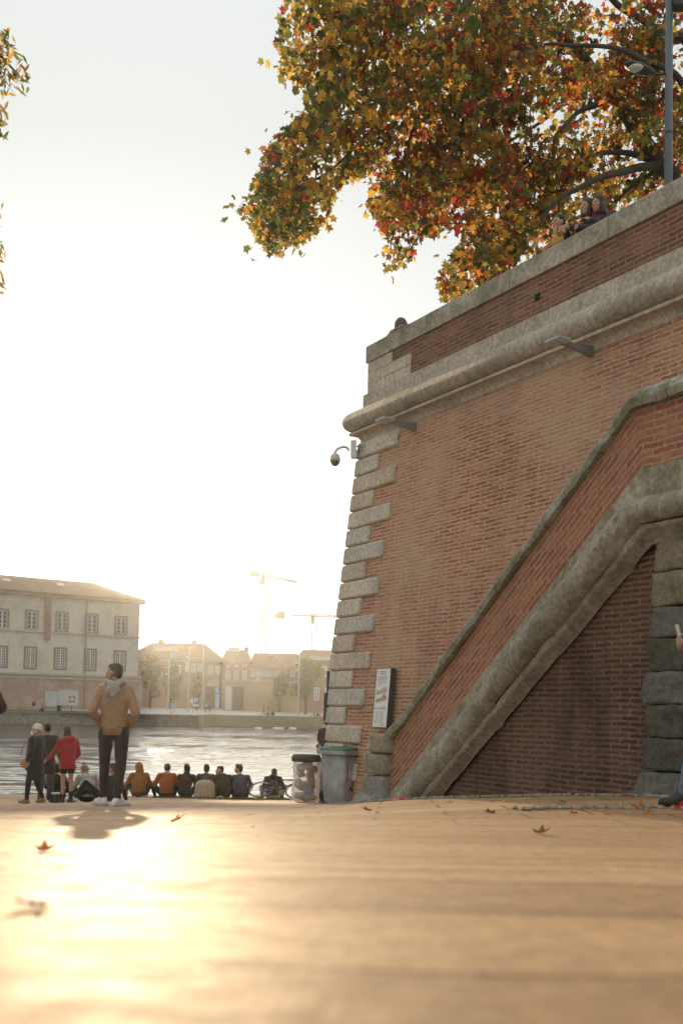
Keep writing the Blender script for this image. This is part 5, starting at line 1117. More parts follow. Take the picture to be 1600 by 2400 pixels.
class Fac:
    def __init__(s, px0, d0, px1, d1):
        a, b_ = at(px0, 1650, d0), at(px1, 1650, d1); s.a = Vector((a.x, a.y)); v_ = Vector((b_.x, b_.y)) - s.a; s.L = v_.length; s.u = v_.normalized(); s.n = Vector((s.u.y, -s.u.x))
    def hit(s, px, py):
        r = ray(px, py); rx = Vector((r.x, r.y)); k = s.a.dot(s.n) / rx.dot(s.n); return (rx * k - s.a).dot(s.u), r.z * k + ZC
    def P(s, t_, o, z): p = s.a + s.u * t_ + s.n * o; return Vector((p.x, p.y, z))
    def slab(s, m, t0, t1, z0, z1, o0, o1, mi=0):
        m.hexa([s.P(t0, o0, z0), s.P(t1, o0, z0), s.P(t1, o1, z0), s.P(t0, o1, z0), s.P(t0, o0, z1), s.P(t1, o0, z1), s.P(t1, o1, z1), s.P(t0, o1, z1)], mi)
GLASS = M('far_glass', (.15, .13, .11), .15, .1, bump=0); WFR = M('window_white', (.66, .64, .60), .6, .05, bump=0); SURR = M('window_brick', (.33, .21, .14), .85, .15, 2, 0); SHUT = M('shutter_white', (.6, .58, .54), .7, .05, bump=0)
def window(fc, root, px, y0, y1, wpx, cols=2, rows=4, surr=True, shutter=False):
    t0, z1 = fc.hit(px - wpx / 2, y0); t1, z0 = fc.hit(px + wpx / 2, y1)
    m = MB(); q = .32 if surr else .08
    for a0, a1, c0, c1 in ((t0 - q, t0, z0 - q, z1 + q), (t1, t1 + q, z0 - q, z1 + q), (t0, t1, z0 - q, z0), (t0, t1, z1, z1 + q)): fc.slab(m, a0, a1, c0, c1, -.02, .12)
    w_ = kid(m.build('window', SURR if surr else WFR, fix=True), root)
    def sub(o): o.parent = w_; o.matrix_parent_inverse = (Matrix.Translation(root.location) @ w_.matrix_parent_inverse @ Matrix.Identity(4)).inverted() if False else Matrix.Identity(4); return o
    m = MB(); fc.slab(m, t0, t1, z0, z1, -.02, .03); sub(m.build('pane', SHUT if shutter else GLASS, fix=True))
    m = MB(); b_ = .07
    for k in range(cols + 1): tt = lerp(t0, t1, k / cols); fc.slab(m, tt - b_ * (1.5 if k in (0, cols) or k * 2 == cols else .6), tt + b_ * (1.5 if k in (0, cols) or k * 2 == cols else .6), z0, z1, .032, .08)
    for k in range(rows + 1): zz = lerp(z0, z1, k / rows); fc.slab(m, t0, t1, zz - b_ * (1.3 if k in (0, rows) else .5), zz + b_ * (1.3 if k in (0, rows) else .5), .030, .075)
    sub(m.build('frame', WFR, fix=True)); return w_
def bld(label, fc, name='building'):
    c = fc.P(fc.L / 2, 0, 2.4); return empty(name, c, label, 'building')
t = NT('peeling_render'); v = t.obj(); a = t.noise(v, .25, 6, .65); b2 = t.noise(v, 1.2, 6, .7)
c = t.ramp(a, [(.3, (.50, .42, .32)), (.5, (.62, .55, .45)), (.75, (.70, .64, .55))]); c = t.mix(t.math('MULTIPLY', t.ramp(b2, [(.55, 0.), (.66, 1.)]), .6), c, (.40, .28, .20)); t.pbr(c, .9, None, 0, .2); PEEL = t.m
t = NT('old_base_brick'); v = t.obj(); c = t.ramp(t.noise(v, .4, 6, .7), [(.3, (.36, .22, .16)), (.5, (.44, .30, .23)), (.75, (.54, .43, .35))]); t.pbr(c, .9, None, 0, .2); BASEB = t.m
TILE = M('roof_tile', (.25, .155, .095), .9, .2, .6, .3, 4)
fh = Fac(-140, 153, 322, 171); hb = bld('large three-storey block with peeling plaster, tall white windows and a tiled roof across the river', fh)
zt1 = fh.hit(0, 1383)[1]; zsc = fh.hit(0, 1574)[1]; L_ = fh.L
m = MB(); fh.slab(m, 0, L_, zsc, zt1, -13, 0); kid(m.build('wall', PEEL, fix=True), hb)
m = MB(); fh.slab(m, 0, L_ + .8, 1.0, zsc - .35, -13, .35); kid(m.build('base_wall', BASEB, fix=True), hb)
CORN = M('cornice_stone', (.50, .43, .33), .85, .15, 1, 0)
m = MB(); fh.slab(m, -.0, L_ + .5, zsc - .36, zsc + .02, -13, .62); fh.slab(m, 0, L_ + .2, zsc - .9, zsc - .55, 0, .5); kid(m.build('cornice', CORN, fix=True), hb)
m = MB(); z_ = fh.hit(0, 1475)[1]; fh.slab(m, 0, L_ + .15, z_ - .15, z_ + .15, -.05, .22); kid(m.build('string_course', CORN, fix=True), hb)
m = MB(); fh.slab(m, -.4, L_ + .7, zt1 - .5, zt1 + .1, -13.5, .75); kid(m.build('eave', M('eave_tile', (.36, .22, .12), .9, .15, 1, 0), fix=True), hb)
m = MB(); zr_ = zt1 + 3.3; e0 = zt1 + .11
A_, B_, C_, D_ = fh.P(-.8, 1., e0), fh.P(L_ + 1., 1., e0), fh.P(L_ + 1., -14, e0), fh.P(-.8, -14, e0); E_, G_ = fh.P(5, -6.5, zr_), fh.P(L_ - 6.2, -6.5, zr_)
m.mesh_([A_, B_, C_, D_, E_, G_], [(0, 1, 5, 4), (1, 2, 5), (2, 3, 4, 5), (3, 0, 4), (3, 2, 1, 0)]); rf = kid(m.build('roof', TILE, fix=True), hb)
for px, py in ((30, 1359), (158, 1363)):
    t_, _ = fh.hit(px, py); m = MB(); o0 = -3.2; zz = lerp(e0, zr_, 4.2 / 7.5); m.hexa([fh.P(t_ - .55, o0 + .4, zz - .12), fh.P(t_ + .55, o0 + .4, zz - .12), fh.P(t_ + .55, o0 - .4, zz + .2), fh.P(t_ - .55, o0 - .4, zz + .2), fh.P(t_ - .55, o0 + .4, zz + .1), fh.P(t_ + .55, o0 + .4, zz + .1), fh.P(t_ + .55, o0 - .4, zz + .45), fh.P(t_ - .55, o0 - .4, zz + .45)]); o_ = m.build('skylight', SHUT, fix=True); o_.parent = rf
for px, y0, y1 in ((6, 1430, 1472), (75, 1433, 1475), (146, 1437, 1478), (216, 1441, 1482), (284, 1447, 1486)): window(fh, hb, px, y0, y1, 21)
for px, y0, y1 in ((4, 1517, 1561), (72, 1519, 1564), (142, 1521, 1566), (212, 1524, 1569), (281, 1528, 1570)): window(fh, hb, px, y0, y1, 20, 4, 7)
m = MB(); t_, _ = fh.hit(112, 1450); z0, z1 = fh.hit(112, 1500)[1], fh.hit(112, 1396)[1]; fh.slab(m, t_ - .5, t_ + .5, z0, z1, 0, .3); kid(m.build('chimney_flue', SURR, fix=True), hb)
m = MB(); t_, _ = fh.hit(200, 1500); fh.slab(m, t_ - .1, t_ + .1, 2.2, zt1 - .5, .36, .5); kid(m.build('downpipe', SURR, fix=True), hb)
PANM = M('board_grey', (.50, .48, .46), .7, .1, .6, 0)
for (xa, xb, ya, yb), lab in (((104, 133, 1620, 1656), 'smaller grey board leaning on the brick base of the far block'), ((135, 181, 1617, 1654), 'larger pale board against the brick base behind the round sign')):
    t0, z1 = fh.hit(xa, ya); t1, z0 = fh.hit(xb, yb); m = MB(); fh.slab(m, t0, t1, z0, z1, .5, .62); o_ = m.build('hoarding', PANM, fix=True, bevel=.02); tag(o_, lab, 'board')
# mooring sign
sp = pat(169, 154.5); sg = empty('river_sign', sp, 'red-bordered white round river sign on a post before the far block', 'sign')
zc1 = at(169, 1639, 154.5).z - sp.z
m = MB(); m.tube([(0, 0, -.1), (0, 0, zc1)], .05, 6); m.build('post', DSTEEL, sg)
m = MB(); m.box((0, -.06, zc1), (.95, .04, .95)); m.build('plate', M('sign_red', (.42, .03, .05), .5, .05, bump=0), sg, bevel=.01)
MX = Matrix.Rotation(R(90), 3, 'X')
m = MB(); m.lathe([(.01, -.01), (.34, -.01), (.34, .01), (.01, .01)], (0, -.095, zc1), 20, MX); m.build('disc', WFR, sg, fix=True)
m = MB(); m.tube([(0, -.115, zc1 - .2), (0, -.115, zc1 + .2)], .03, 5); m.tube([(-.12, -.115, zc1 + .1), (.12, -.115, zc1 + .1)], .03, 5); m.tube(smoothline([Vector((-.17, -.115, zc1 - .03)), Vector((-.1, -.115, zc1 - .17)), Vector((0, -.115, zc1 - .2)), Vector((.1, -.115, zc1 - .17)), Vector((.17, -.115, zc1 - .03))], 3), .03, 5); m.build('anchor_symbol', BLK, sg)
m = MB(); m.box((0, -.06, zc1 - .78), (.4, .04, .4)); m.build('plaque', SHUT, sg)
o_ = MB(); o_.lathe([(.26, 0), (.3, .05), (.32, .8), (.34, .82), (.30, .9), (.1, .95)], (0, 0, 0), 12); o_ = o_.build('waste_bin', DSTEEL, None, True, fix=True); o_.location = pat(139, 157); tag(o_, 'small dark waste bin on the far quay below the boards', 'bin')

# houses on the right
def house(lab, px0, px1, D, ye, yr, wallm, roofm=None, wins=(), depth=11, hip=True, extra=None, base=1.8):
    fc = Fac(px0, D, px1, D + .5); b_ = bld(lab, fc, 'house'); ze = fc.hit((px0 + px1) / 2, ye)[1]; L = fc.L
    m = MB(); fc.slab(m, 0, L, base, ze, -depth, 0); kid(m.build('wall', wallm, fix=True), b_)
    r0 = ray((px0 + px1) / 2, yr); kk = (D + depth / 2) / r0.y; zr2 = r0.z * kk + ZC
    m = MB(); i_ = 3.4 if hip == 2 else .5; q = .5
    m.mesh_([fc.P(-q * hip, q, ze), fc.P(L + q * hip, q, ze), fc.P(L + q * hip, -depth - q, ze), fc.P(-q * hip, -depth - q, ze), fc.P(i_, -depth / 2, zr2), fc.P(L - i_, -depth / 2, zr2)], [(0, 1, 5, 4), (1, 2, 5), (2, 3, 4, 5), (3, 0, 4), (3, 2, 1, 0)])
    r_ = kid(m.build('roof', roofm or TILE, fix=True), b_)
    m = MB(); fc.slab(m, -.1, L + .1, ze - .35, ze - .01, -.1, .35); kid(m.build('cornice', CORN, fix=True), b_)
    for w_ in wins: window(fc, b_, *w_[:4], cols=2, rows=w_[4] if len(w_) > 4 else 3, surr=False, shutter=len(w_) > 5)
    if extra: extra(fc, b_, r_, ze, zr2)
    return fc, b_
PINK = M('pink_render', (.40, .26, .19), .9, .12, .3, 0); OCHR = M('ochre_render', (.42, .31, .19), .9, .12, .3, 0); ROSE = M('rose_brick', (.38, .22, .16), .9, .15, .4, 0)
def chim(at_, ht=1.6):
    def f(fc, b_, r_, ze, zr2):
        for s_ in at_:
            m = MB(); fc.slab(m, fc.L * s_ - .45, fc.L * s_ + .45, zr2 - 1.6, zr2 + ht - 1, -6.2, -5.2); o_ = m.build('chimney', SURR, fix=True); o_.parent = r_
    return f
def exA(fc, b_, r_, ze, zr2):
    chim((.3, .68))(fc, b_, r_, ze, zr2)
    t0, z1 = fc.hit(366, 1517); t1, z0 = fc.hit(420, 1527); m = MB(); fc.slab(m, t0, t1, z0, z1, .3, 1.2); kid(m.build('white_dormer', SHUT, fix=True), b_)
house('tall pink house with long roof, left of the row beyond the glare', 300, 512, 190, 1546, 1507, PINK, hip=2, wins=[(440, 1540, 1574, 7, 3, 1), (454, 1556, 1575, 8), (494, 1561, 1580, 7), (511, 1561, 1580, 7), (470, 1556, 1575, 8), (350, 1560, 1585, 9), (375, 1560, 1585, 9), (405, 1530, 1560, 9, 3, 1), (418, 1560, 1580, 9)], extra=exA)
def exB(fc, b_, r_, ze, zr2):
    chim((.85,))(fc, b_, r_, ze, zr2)
    t0, z1 = fc.hit(528, 1592); t1, z0 = fc.hit(582, 1595); m = MB(); fc.slab(m, t0, t1, z0, z1, 0, 1.0); kid(m.build('balcony', CORN, fix=True), b_)
    m = MB(); t0, _ = fc.hit(535, 1522); t1, _ = fc.hit(562, 1522); fc.slab(m, t0, t1, zr2 - .7, zr2 + .5, -6.5, -4.5); o_ = m.build('roof_lantern', SHUT, fix=True); o_.parent = r_
    m = MB(); t0, _ = fc.hit(554, 1539); fc.slab(m, t0 - .35, t0 + .35, lerp(ze, zr2, .55), lerp(ze, zr2, .55) + .35, -2.8, -2.2); o_ = m.build('skylight', SHUT, fix=True); o_.parent = r_
house('narrow pink house with three tall windows over a balcony', 520, 584, 187, 1553, 1523, ROSE, wins=[(535, 1556, 1563, 9, 1, 1), (554, 1556, 1563, 9, 1, 1), (573, 1556, 1563, 9, 1, 1), (534, 1572, 1592, 8), (554, 1572, 1592, 8), (573, 1572, 1592, 8)], extra=exB)
def exC(fc, b_, r_, ze, zr2):
    t0, z1 = fc.hit(585, 1594); t1, z0 = fc.hit(660, 1598); m = MB(); fc.slab(m, t0, t1, z0, z1, 0, .9); kid(m.build('balcony', CORN, fix=True), b_)
    for px, f_ in ((635, .8), (641, .5)):
        m = MB(); t0, _ = fc.hit(px, 1539); fc.slab(m, t0 - .45, t0 + .45, lerp(ze, zr2, f_), lerp(ze, zr2, f_) + .35, -5.5 * f_ - .3, -5.5 * f_ + .3); o_ = m.build('skylight', SHUT, fix=True); o_.parent = r_
house('low broad house with white shutters and wide tiled roof', 584, 702, 188, 1566, 1531, ROSE, wins=[(606, 1570, 1585, 11, 1, 1), (593, 1570, 1585, 6), (618, 1570, 1585, 6), (630, 1570, 1585, 11, 1, 1), (642, 1570, 1585, 6), (653, 1570, 1585, 11, 1, 1), (605, 1589, 1594, 8, 1, 1), (668, 1570, 1585, 8), (685, 1570, 1585, 8)], extra=exC)
def exD(fc, b_, r_, ze, zr2):
    t0, z1 = fc.hit(724, 1539); t1, z0 = fc.hit(820, 1549); m = MB(); fc.slab(m, t0, t1, z0, z1, .2, .6)
    kid(m.build('white_balustrade', SHUT, fix=True), b_)
house('rose brick house with white balustrade beside the great wall', 700, 880, 181, 1540, 1524, ROSE, wins=[(739, 1562, 1585, 9), (760, 1562, 1585, 9), (785, 1562, 1585, 9), (742, 1612, 1640, 9), (768, 1612, 1640, 9)], extra=exD)
fl_ = Fac(520, 182, 704, 181); lw = empty('garden_wall', fl_.P(fl_.L / 2, 0, 2.4), 'ochre garden wall with slatted gate in front of the low houses', 'wall')
zt2 = fl_.hit(610, 1599)[1]; m = MB(); fl_.slab(m, 0, fl_.L, 1.8, zt2, -.5, 0); kid(m.build('masonry', OCHR, fix=True), lw)
m = MB(); fl_.slab(m, -.1, fl_.L + .1, zt2 + .002, zt2 + .25, -.6, .12); kid(m.build('coping', CORN, fix=True), lw)
t0, z1 = fl_.hit(546, 1610); t1, _ = fl_.hit(572, 1610); m = MB()
for k in range(9): fl_.slab(m, t0, t1, lerp(2.5, z1, k / 9) + .03, lerp(2.5, z1, (k + 1) / 9) - .03, .01, .09)
kid(m.build('gate', M('gate_wood', (.16, .10, .055), .8, .15, 1, 0), fix=True), lw)
t0, z1 = fl_.hit(529, 1609); t1, _ = fl_.hit(544, 1609); m = MB(); fl_.slab(m, t0, t1, 2.4, z1, .01, .08); kid(m.build('door', SHUT, fix=True), lw)
en = empty('entrance_kiosk', pat(500, 180), 'small entrance with white slatted canopy, brown board and blue S banner', 'kiosk'); e0 = en.location
def ep(px, py): return at(px, py, 180) - e0
m = MB(); a_, b_ = ep(483, 1608), ep(504, 1662); m.box(((a_.x + b_.x) / 2, 0, (a_.z + b_.z) / 2), (b_.x - a_.x, .3, a_.z - b_.z)); m.build('board', M('brown_board', (.17, .10, .045), .8, .15, 1, 0), en, bevel=.02)
m = MB()
for k in range(8):
    a_ = ep(488 + k * 3.6, 1597); b_ = ep(488 + k * 3.6, 1608); m.box((a_.x, -.3, (a_.z + b_.z) / 2), (.16, .08, a_.z - b_.z))
a_, b_ = ep(486, 1596), ep(516, 1597.5); m.box(((a_.x + b_.x) / 2, -.3, a_.z), (b_.x - a_.x, 1., .14)); m.build('canopy', SHUT, en)
m = MB(); a_, b_ = ep(505, 1612), ep(514, 1661); m.box(((a_.x + b_.x) / 2, -.1, (a_.z + b_.z) / 2), (b_.x - a_.x, .08, a_.z - b_.z)); m.build('banner', M('banner_blue', (.36, .47, .62), .6, .1, 1, 0), en)
def letter(ch, mat, parent, loc, size, name='letter'):
    cu = bpy.data.curves.new(name, 'FONT'); cu.body = ch; cu.size = size; cu.align_x = 'CENTER'; cu.align_y = 'CENTER'; cu.extrude = .01; cu.offset = size * .02
    tmp = bpy.data.objects.new(name, cu); me = bpy.data.meshes.new_from_object(tmp); bpy.data.objects.remove(tmp); me.materials.clear(); o = link(name, me, mat); o.parent = parent; o.location = loc; o.rotation_euler = (R(90), 0, 0); return o
a_ = ep(509.5, 1619); m = MB(); m.box((a_.x, -.2, a_.z), (.9, .06, 1.2)); m.build('plate', M('sign_blue', (.08, .16, .42), .5, .05, bump=0), en); letter('S', WFR, en, (a_.x, -.25, a_.z), 1.25)
pk = empty('parking_sign', pat(456, 165), 'blue parking sign with white P and a left-pointing arrow on two posts', 'sign'); e0 = pk.location
def ep(px, py): return at(px, py, 165) - e0
for px in (453.5, 461.5): a_ = ep(px, 1651); m = MB(); m.tube([(a_.x, 0, -.1), (a_.x, 0, a_.z)], .05, 6); m.build('post', DSTEEL, pk)
a_, b_ = ep(453, 1635.5), ep(465.5, 1650); m = MB(); m.box(((a_.x + b_.x) / 2, -.08, (a_.z + b_.z) / 2), (b_.x - a_.x, .06, a_.z - b_.z)); m.build('plate', M('sign_blue', (.08, .16, .42)), pk); letter('P', WFR, pk, ((a_.x + b_.x) / 2, -.125, (a_.z + b_.z) / 2), 1.15)
p1, p2, p3 = ep(445, 1643), ep(452.6, 1635.5), ep(452.6, 1650); m = MB(); m.mesh_([(p.x, y, p.z) for y in (-.1, -.05) for p in (p1, p2, p3)], [(0, 2, 1), (3, 4, 5), (0, 1, 4, 3), (1, 2, 5, 4), (2, 0, 3, 5)]); m.build('arrow', WFR, pk, fix=True)
a_, b_ = ep(453, 1651), ep(465.5, 1655); m = MB(); m.box(((a_.x + b_.x) / 2, -.08, (a_.z + b_.z) / 2), (b_.x - a_.x, .05, a_.z - b_.z)); m.build('plaque', WFR, pk)

POLEM = M('far_pole', (.42, .43, .44), .4, .05, bump=0, metal=.3)
for px, y0, D, lab in ((394, 1546, 168, 'shortest far lamp pole, left of the parking sign'), (441, 1515, 166, 'far lamp pole just left of the parking sign'), (474, 1519, 170, 'far lamp pole just right of the parking sign'), (699, 1530, 168, 'solitary far lamp pole near the great wall')):
    b0 = pat(px, D); r = empty('lamp_pole', b0, lab, 'lamp post', 'tall lamp poles on the far square'); ht_ = at(px, y0, D).z - b0.z
    m = MB(); m.tube([(0, 0, -.1), (0, 0, ht_ * .5), (0, 0, ht_)], [.16, .13, .09], 8); m.build('pole', POLEM, r, True)
    for k in (.72, .84): m = MB(); m.tube([(-.35, -.1, ht_ * k), (.1, 0, ht_ * k)], .05, 5); m.ell((-.45, -.12, ht_ * k), (.22, .16, .14), nu=8, nv=6); m.build('lamp_head', PALE, r, True)

def far_tree(px, D, ytop, wpx, lab, cols, n=1500, trunk=.3):
    b0 = pat(px, D); ht_ = at(px, ytop, D).z - b0.z; rw = wpx / F * D / 2; r = empty('bank_tree', b0, lab, 'tree', 'trees on the far bank')
    m = MB(); m.tube([(0, 0, -.2), (.05, 0, ht_ * .35), (0, .1, ht_ * .7)], [.25, .18, .08], 7)
    for k in range(9):
        a = random.uniform(0, 6.28); s_ = Vector((0, 0, ht_ * random.uniform(.25, .55))); m.tube([s_, s_ + Vector((math.cos(a) * rw * .7, math.sin(a) * rw * .7, ht_ * random.uniform(.12, .3)))], [.09, .03], 5)
    m.build('trunk', BARK, r)
    bl = []
    for k in range(16):
        a = random.uniform(0, 6.28); q = random.uniform(0, .75); bl.append(Vector((math.cos(a) * rw * q, math.sin(a) * rw * q, ht_ * random.uniform(.28, .92))))
    it = []
    for _ in range(n):
        c0 = random.choice(bl); d = rv().normalized() * random.random() ** .4 * rw * .42; p = c0 + d
        if p.z < ht_ * .12 or p.z > ht_: continue
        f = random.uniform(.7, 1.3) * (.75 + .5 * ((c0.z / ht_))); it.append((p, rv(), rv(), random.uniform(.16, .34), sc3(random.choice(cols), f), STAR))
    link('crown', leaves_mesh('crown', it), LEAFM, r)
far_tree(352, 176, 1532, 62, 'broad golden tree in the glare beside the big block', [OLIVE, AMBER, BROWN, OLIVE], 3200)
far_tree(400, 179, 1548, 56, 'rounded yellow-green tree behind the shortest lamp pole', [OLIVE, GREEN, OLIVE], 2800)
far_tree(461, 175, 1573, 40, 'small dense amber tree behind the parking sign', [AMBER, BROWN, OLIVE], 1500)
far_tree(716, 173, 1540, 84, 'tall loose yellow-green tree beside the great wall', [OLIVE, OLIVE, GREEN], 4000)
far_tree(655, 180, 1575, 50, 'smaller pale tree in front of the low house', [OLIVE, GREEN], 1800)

# cranes beyond the roofs
CRM = M('crane_paint', (.16, .13, .08), .6, .1, .5, 0)
def crane(px, D, ym, yt, jib, cw, cab, lab):
    b0 = Vector((at(px, 1600, D).x, D, 2.7)); r = empty('tower_crane', b0, lab, 'crane', 'cranes beyond the roofs')
    def q(x, y, dy=0): v_ = at(x, y, D) - b0; v_.y = dy; return v_
    zt = q(px, ym).z; m = MB(); w_ = .55
    for sx_ in (-1, 1):
        for sy_ in (-1, 1): m.tube([(sx_ * w_, sy_ * w_, 0), (sx_ * w_, sy_ * w_, zt)], .19, 4)
    k = 0; z = 0
    while z < zt - 1.4:
        s_ = 1 if k % 2 else -1
        for sy_ in (-1, 1): m.tube([(-s_ * w_, sy_ * w_, z), (s_ * w_, sy_ * w_, z + 1.4)], .04, 3)
        z += 1.4; k += 1
    m.build('mast', CRM, r)
    m = MB(); p_, e_ = q(px, yt), q(*jib[1]); a_ = q(*jib[0])
    for dy, dz in ((-.5, 0), (.5, 0), (0, .9)): m.tube([a_ + Vector((0, dy, dz)), e_ + Vector((0, dy * .6, dz * .4))], .2, 4)
    n = 26
    for i in range(n):
        s0 = lerp(a_, e_, i / n); s1 = lerp(a_, e_, (i + 1) / n); m.tube([s0 + Vector((0, -.5, 0)), (s0 + s1) / 2 + Vector((0, 0, .8)), s1 + Vector((0, -.5, 0))], .05, 3)
    m.build('jib', CRM, r)
    m = MB(); (x0, y0), (x1, y1) = cw; a_, b_ = q(x0, y0), q(x1, y1); m.box(((a_.x + b_.x) / 2, 0, (a_.z + b_.z) / 2), (abs(b_.x - a_.x), 1.6, abs(a_.z - b_.z))); m.build('counterweight', M('crane_ballast', (.16, .14, .11), .8, .1, bump=0), r, bevel=.1)
    m = MB(); (x0, y0), (x1, y1) = cab; a_, b_ = q(x0, y0), q(x1, y1); m.box(((a_.x + b_.x) / 2, -.4, (a_.z + b_.z) / 2), (abs(b_.x - a_.x), 1.8, abs(a_.z - b_.z))); m.build('cab', CRM, r, bevel=.15)
    m = MB(); a_ = q(px, ym); m.tube([a_, q(px, yt - 4)], .5, 6); m.tube([q(px, yt - 4), q(*jib[0])], .06, 4); m.tube([q(px, yt - 4), lerp(q(px, yt), e_, .5)], .06, 4); m.build('slewing_head', CRM, r)
crane(617, 300, 1370, 1352, ((588, 1346), (697, 1366)), ((587, 1339), (606, 1352)), ((606, 1358), (615, 1370)), 'taller distant tower crane with jib sloping down to the right')
crane(733, 310, 1462, 1446, ((642, 1440), (830, 1449)), ((645, 1436), (667, 1451)), ((728, 1445), (737, 1460)), 'lower distant tower crane with level jib beside the great wall')

# people over there
FG = 'small figures on the far bank'
def fperson(px, D, rz, lab, J, top, leg, **k): return person(lab, pat(px, D), R(rz), J, ('jacket', top), ('trousers', leg), DSHOE, ('short', HBRN), far=True, vox=.035, sh=True, group=FG, **k)
fperson(80, 152, 170, 'figure in dark jacket standing on the far quay edge left of the boards', J_stand(.98), CHARC, PALEC)
fperson(102, 151.5, 150, 'figure crouching on the far quay edge below the boards', J_sit(1.), BLACKC, BLACKC)
fperson(483, 163, 10, 'far walker in pale top right of the parking sign', J_stand(.93), GREYH, CHARC); fperson(492, 163, -5, 'taller far walker in dark coat beside the one in a pale top', J_stand(1.05), BRWN, BLACKC)
fperson(619, 164, 80, 'far walker in mid stride on the square', J_stand(1., anL=(-.1, .3, .1), knL=(-.1, .18, .5), toL=(-.1, .45, .08), anR=(.1, -.3, .14), knR=(.1, -.02, .5), toR=(.1, -.18, .05)), GREYC, CHARC)
fperson(629, 164.5, 100, 'far figure in pale hat beside the striding walker', J_stand(1.), BRWN, CHARC)
fperson(629, 160.5, 180, 'far figure sitting on the river steps in brown', J_sit(1.), AMBC, BRWN); fperson(640, 160.5, 185, 'second far figure sitting on the river steps', J_sit(1.), BRWN, CHARC)
fperson(738, 163, 90, 'far figure in pink reclining near the great wall', J_sit(1.), cloth('pink_top', (.5, .25, .22)), PALEC); fperson(744, 163, 250, 'companion beside the far figure in pink', J_sit(1.), GREYC, CHARC)
fperson(402, 160, 90, 'far figure in white by the shortest lamp pole', J_stand(1.), WHITC, PALEC); fperson(408, 161, 20, 'far figure in blue and white by the shortest lamp pole', J_stand(1.), LILA, WHITC)
for xa, xb, lab in ((598, 613, 'short white float line on the water, farthest from the great wall'), (640, 665, 'longest white float line in the middle of the three'), (678, 694, 'white float line nearest the great wall')):
    a_, b_ = wpt(xa, 1709), wpt(xb, 1709.5); m = MB()
    m.tube([Vector((-(b_.x - a_.x) / 2, 0, .06)), Vector(((b_.x - a_.x) / 2, 0, .06))], .22, 8)
    o_ = m.build('float', WFR, None, True); o_.location = (a_ + b_) / 2; tag(o_, lab, 'float', 'white floats on the river')

# ------------------------------------------------------------------ grass, cobbles and fallen leaves
m = MB()
for _ in range(5200):
    px = random.uniform(352, 708); Y = random.uniform(25.9, 27.5)
    if random.random() < sstep(640, 708, px) or random.random() < 1 - sstep(352, 385, px): continue
    p = gat(px, Y); h_ = random.uniform(.03, .085); a = random.uniform(0, 6.28); d = Vector((math.cos(a), math.sin(a), 0)) * .006; l = Vector((random.gauss(0, .025), random.gauss(0, .025), h_))
    m.poly([p - d, p + d, p + d * .5 + l * .6, p + l]); 
t = NT('bank_grass'); v = t.obj(); c = t.ramp(t.noise(v, 3, 4), [(.3, (.05, .10, .012)), (.6, (.12, .17, .02)), (.8, (.2, .2, .04))])
d_ = t.n('ShaderNodeBsdfDiffuse', Color=c); tr = t.n('ShaderNodeBsdfTranslucent', Color=c); mx_ = t.n('ShaderNodeMixShader'); t.set(mx_, 0, .5); t.t.links.new(d_.outputs[0], mx_.inputs[1]); t.t.links.new(tr.outputs[0], mx_.inputs[2]); t.t.links.new(mx_.outputs[0], t.out.inputs[0])
o_ = m.build('grass', t.m); tag(o_, 'thin strip of bright grass along the bank edge', 'grass', kind='stuff')

m = MB(); px = 1205.
while px < 1640:
    p = gnd(px, 1897 + 4 * mn.noise(Vector((px * .02, 0, 0))))
    for k in range(1):
        q = p + Vector((random.uniform(-.03, .03), random.uniform(-.10, .10) + k * .14, 0)); q.z = G(q.x, q.y) + .012
        m.ell(q, (random.uniform(.02, .042), random.uniform(.02, .035), random.uniform(.014, .028)), Matrix.Rotation(random.uniform(0, 3), 3, 'Z'), 8, 6)
    px += random.uniform(7, 17)
for _ in range(260):      # pebbles bedded along the foot of the stair and wall
    t_ = random.uniform(T0 - .8, 9.5); q = W(t_, S0 + random.uniform(.25, .5), 0); q.z = G(q.x, q.y) + .008
    m.ell(q, (random.uniform(.02, .05), random.uniform(.02, .04), random.uniform(.012, .025)), Matrix.Rotation(random.uniform(0, 3), 3, 'Z'), 8, 6)
o_ = m.build('cobble_strip', stone_mat('cobbles', (.32, .27, .21), dark=.5, bump=.4, sc_=3), None, True); tag(o_, 'strip of small rounded cobbles along the foot of the stair', 'cobbles', kind='structure')

def ground_leaf(px, py, size, col, lab, curl=.5, rz=None, up=.0):
    p = gnd(px, py)
    if p is None: return
    me = bpy.data.meshes.new('fallen_leaf'); vs = [(0, .1, 0)]; 
    for a, d in STAR:
        r2 = a * a + d * d; vs.append((a, d, curl * r2 * .55 + .12 * mn.noise(Vector((a * 3, d * 3, px)))))
    stem = [(0, -.12, .0), (.02, -.12, .0), (.05, -.75, .10 + curl * .3), (.03, -.75, .10 + curl * .3)]
    n = len(STAR); fs = [(0, 1 + k, 1 + (k + 1) % n) for k in range(n)] + [(n + 1, n + 2, n + 3, n + 4)]
    me.from_pydata([tuple(Vector(v_) * size for v_ in [v2])[0] for v2 in vs + stem], [], fs)
    ca = me.color_attributes.new('tint', 'FLOAT_COLOR', 'POINT'); ca.data.foreach_set('color', [*col, 1] * len(me.vertices))
    o = link('fallen_leaf', me, LEAFM); o.location = p + Vector((0, 0, .004 + .012 * mn.noise(Vector((p.x * .8, p.y * 1.1, 0))) * min(1, p.y / 4 + .4))); q_ = random.Random(int(px * 7 + py)); o.rotation_euler = (R(q_.uniform(-8, 8)) + .08, R(q_.uniform(-8, 8)), q_.uniform(0, 6.28) if rz is None else rz)
    tag(o, lab, 'leaf', 'fallen leaves on the paving'); return o
ground_leaf(405, 1928, .062, AMBER, 'curled amber leaf alone on the bright paving in front of the seated row', 1.1)
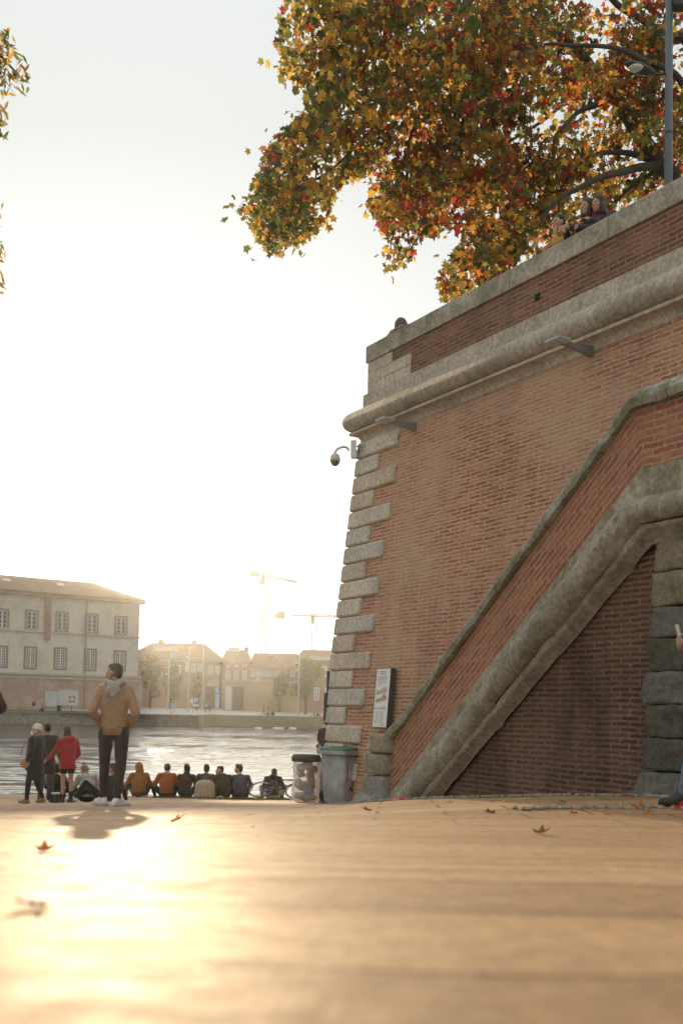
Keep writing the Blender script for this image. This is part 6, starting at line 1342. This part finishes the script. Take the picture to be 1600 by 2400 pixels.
ground_leaf(1266, 1957, .060, (.09, .045, .02), 'dark curled leaf alone on the right of the paving', .9)
ground_leaf(90, 2136, .046, (.07, .035, .015), 'large blurred brown leaf close to the camera at the lower left', .55)
ground_leaf(104, 1999, .040, (.35, .12, .04), 'flat rust leaf on the left paving, the farther of the upper pair', .8)
ground_leaf(138, 2033, .014, AMBER, 'small blurred amber leaf just below the flat rust leaf', .4)
ground_leaf(866, 1901, .07, (.22, .07, .03), 'brown leaf on the paving in front of the wheelie bin', .7)
ground_leaf(1147, 1906, .07, BROWN, 'brown leaf on the paving below the middle of the stair', .5)
ground_leaf(946, 1876, .08, (.6, .02, .03), 'bright red leaf at the foot of the stair', .8)
ground_leaf(926, 1878, .05, (.5, .1, .04), 'small orange-red leaf beside the bright red one at the stair foot', .6)
ground_leaf(588, 1941, .03, BROWN, 'tiny brown leaf in the middle of the paving', .4)
for px, py, s_, c_, u_ in [(1447, 1896, .06, (.36, .27, .12), 1.), (1457, 1893, .06, (.42, .33, .15), 1.2), (1470, 1895, .045, (.3, .2, .1), .8), (1497, 1898, .07, ORNG, 1.2), (1512, 1906, .06, ORNG, .6), (1525, 1903, .05, AMBER, .6), (1423, 1911, .05, RED, .5), (1345, 1907, .045, RED, .5), (1475, 1868, .08, (.2, .12, .07), .6), (1541, 1866, .09, (.2, .09, .05), .6), (1283, 1868, .08, (.36, .28, .15), .6), (1591, 1899, .08, (.6, .05, .02), .9), (1400, 1893, .045, BROWN, .4), (1050, 1882, .04, BROWN, .4), (1185, 1880, .05, AMBER, .5), (1316, 1880, .05, BROWN, .5)]:
    ground_leaf(px, py, s_, c_, 'one of the dry leaves scattered along the foot of the stair wall', u_)

bpy.data.objects.remove(_rb[0]); bpy.data.scenes.remove(_rb[1])

# ------------------------------------------------------------------ render settings
sc.view_settings.view_transform = 'Standard'; sc.view_settings.look = 'None'
sc.view_settings.exposure = 0; sc.view_settings.gamma = 1
sc.render.engine = 'CYCLES'
sc.cycles.use_denoising = True
sc.cycles.max_bounces = 6; sc.cycles.diffuse_bounces = 3; sc.cycles.glossy_bounces = 3; sc.cycles.transmission_bounces = 4
sc.cycles.transparent_max_bounces = 8; sc.cycles.volume_bounces = 0
sc.cycles.sample_clamp_indirect = 4
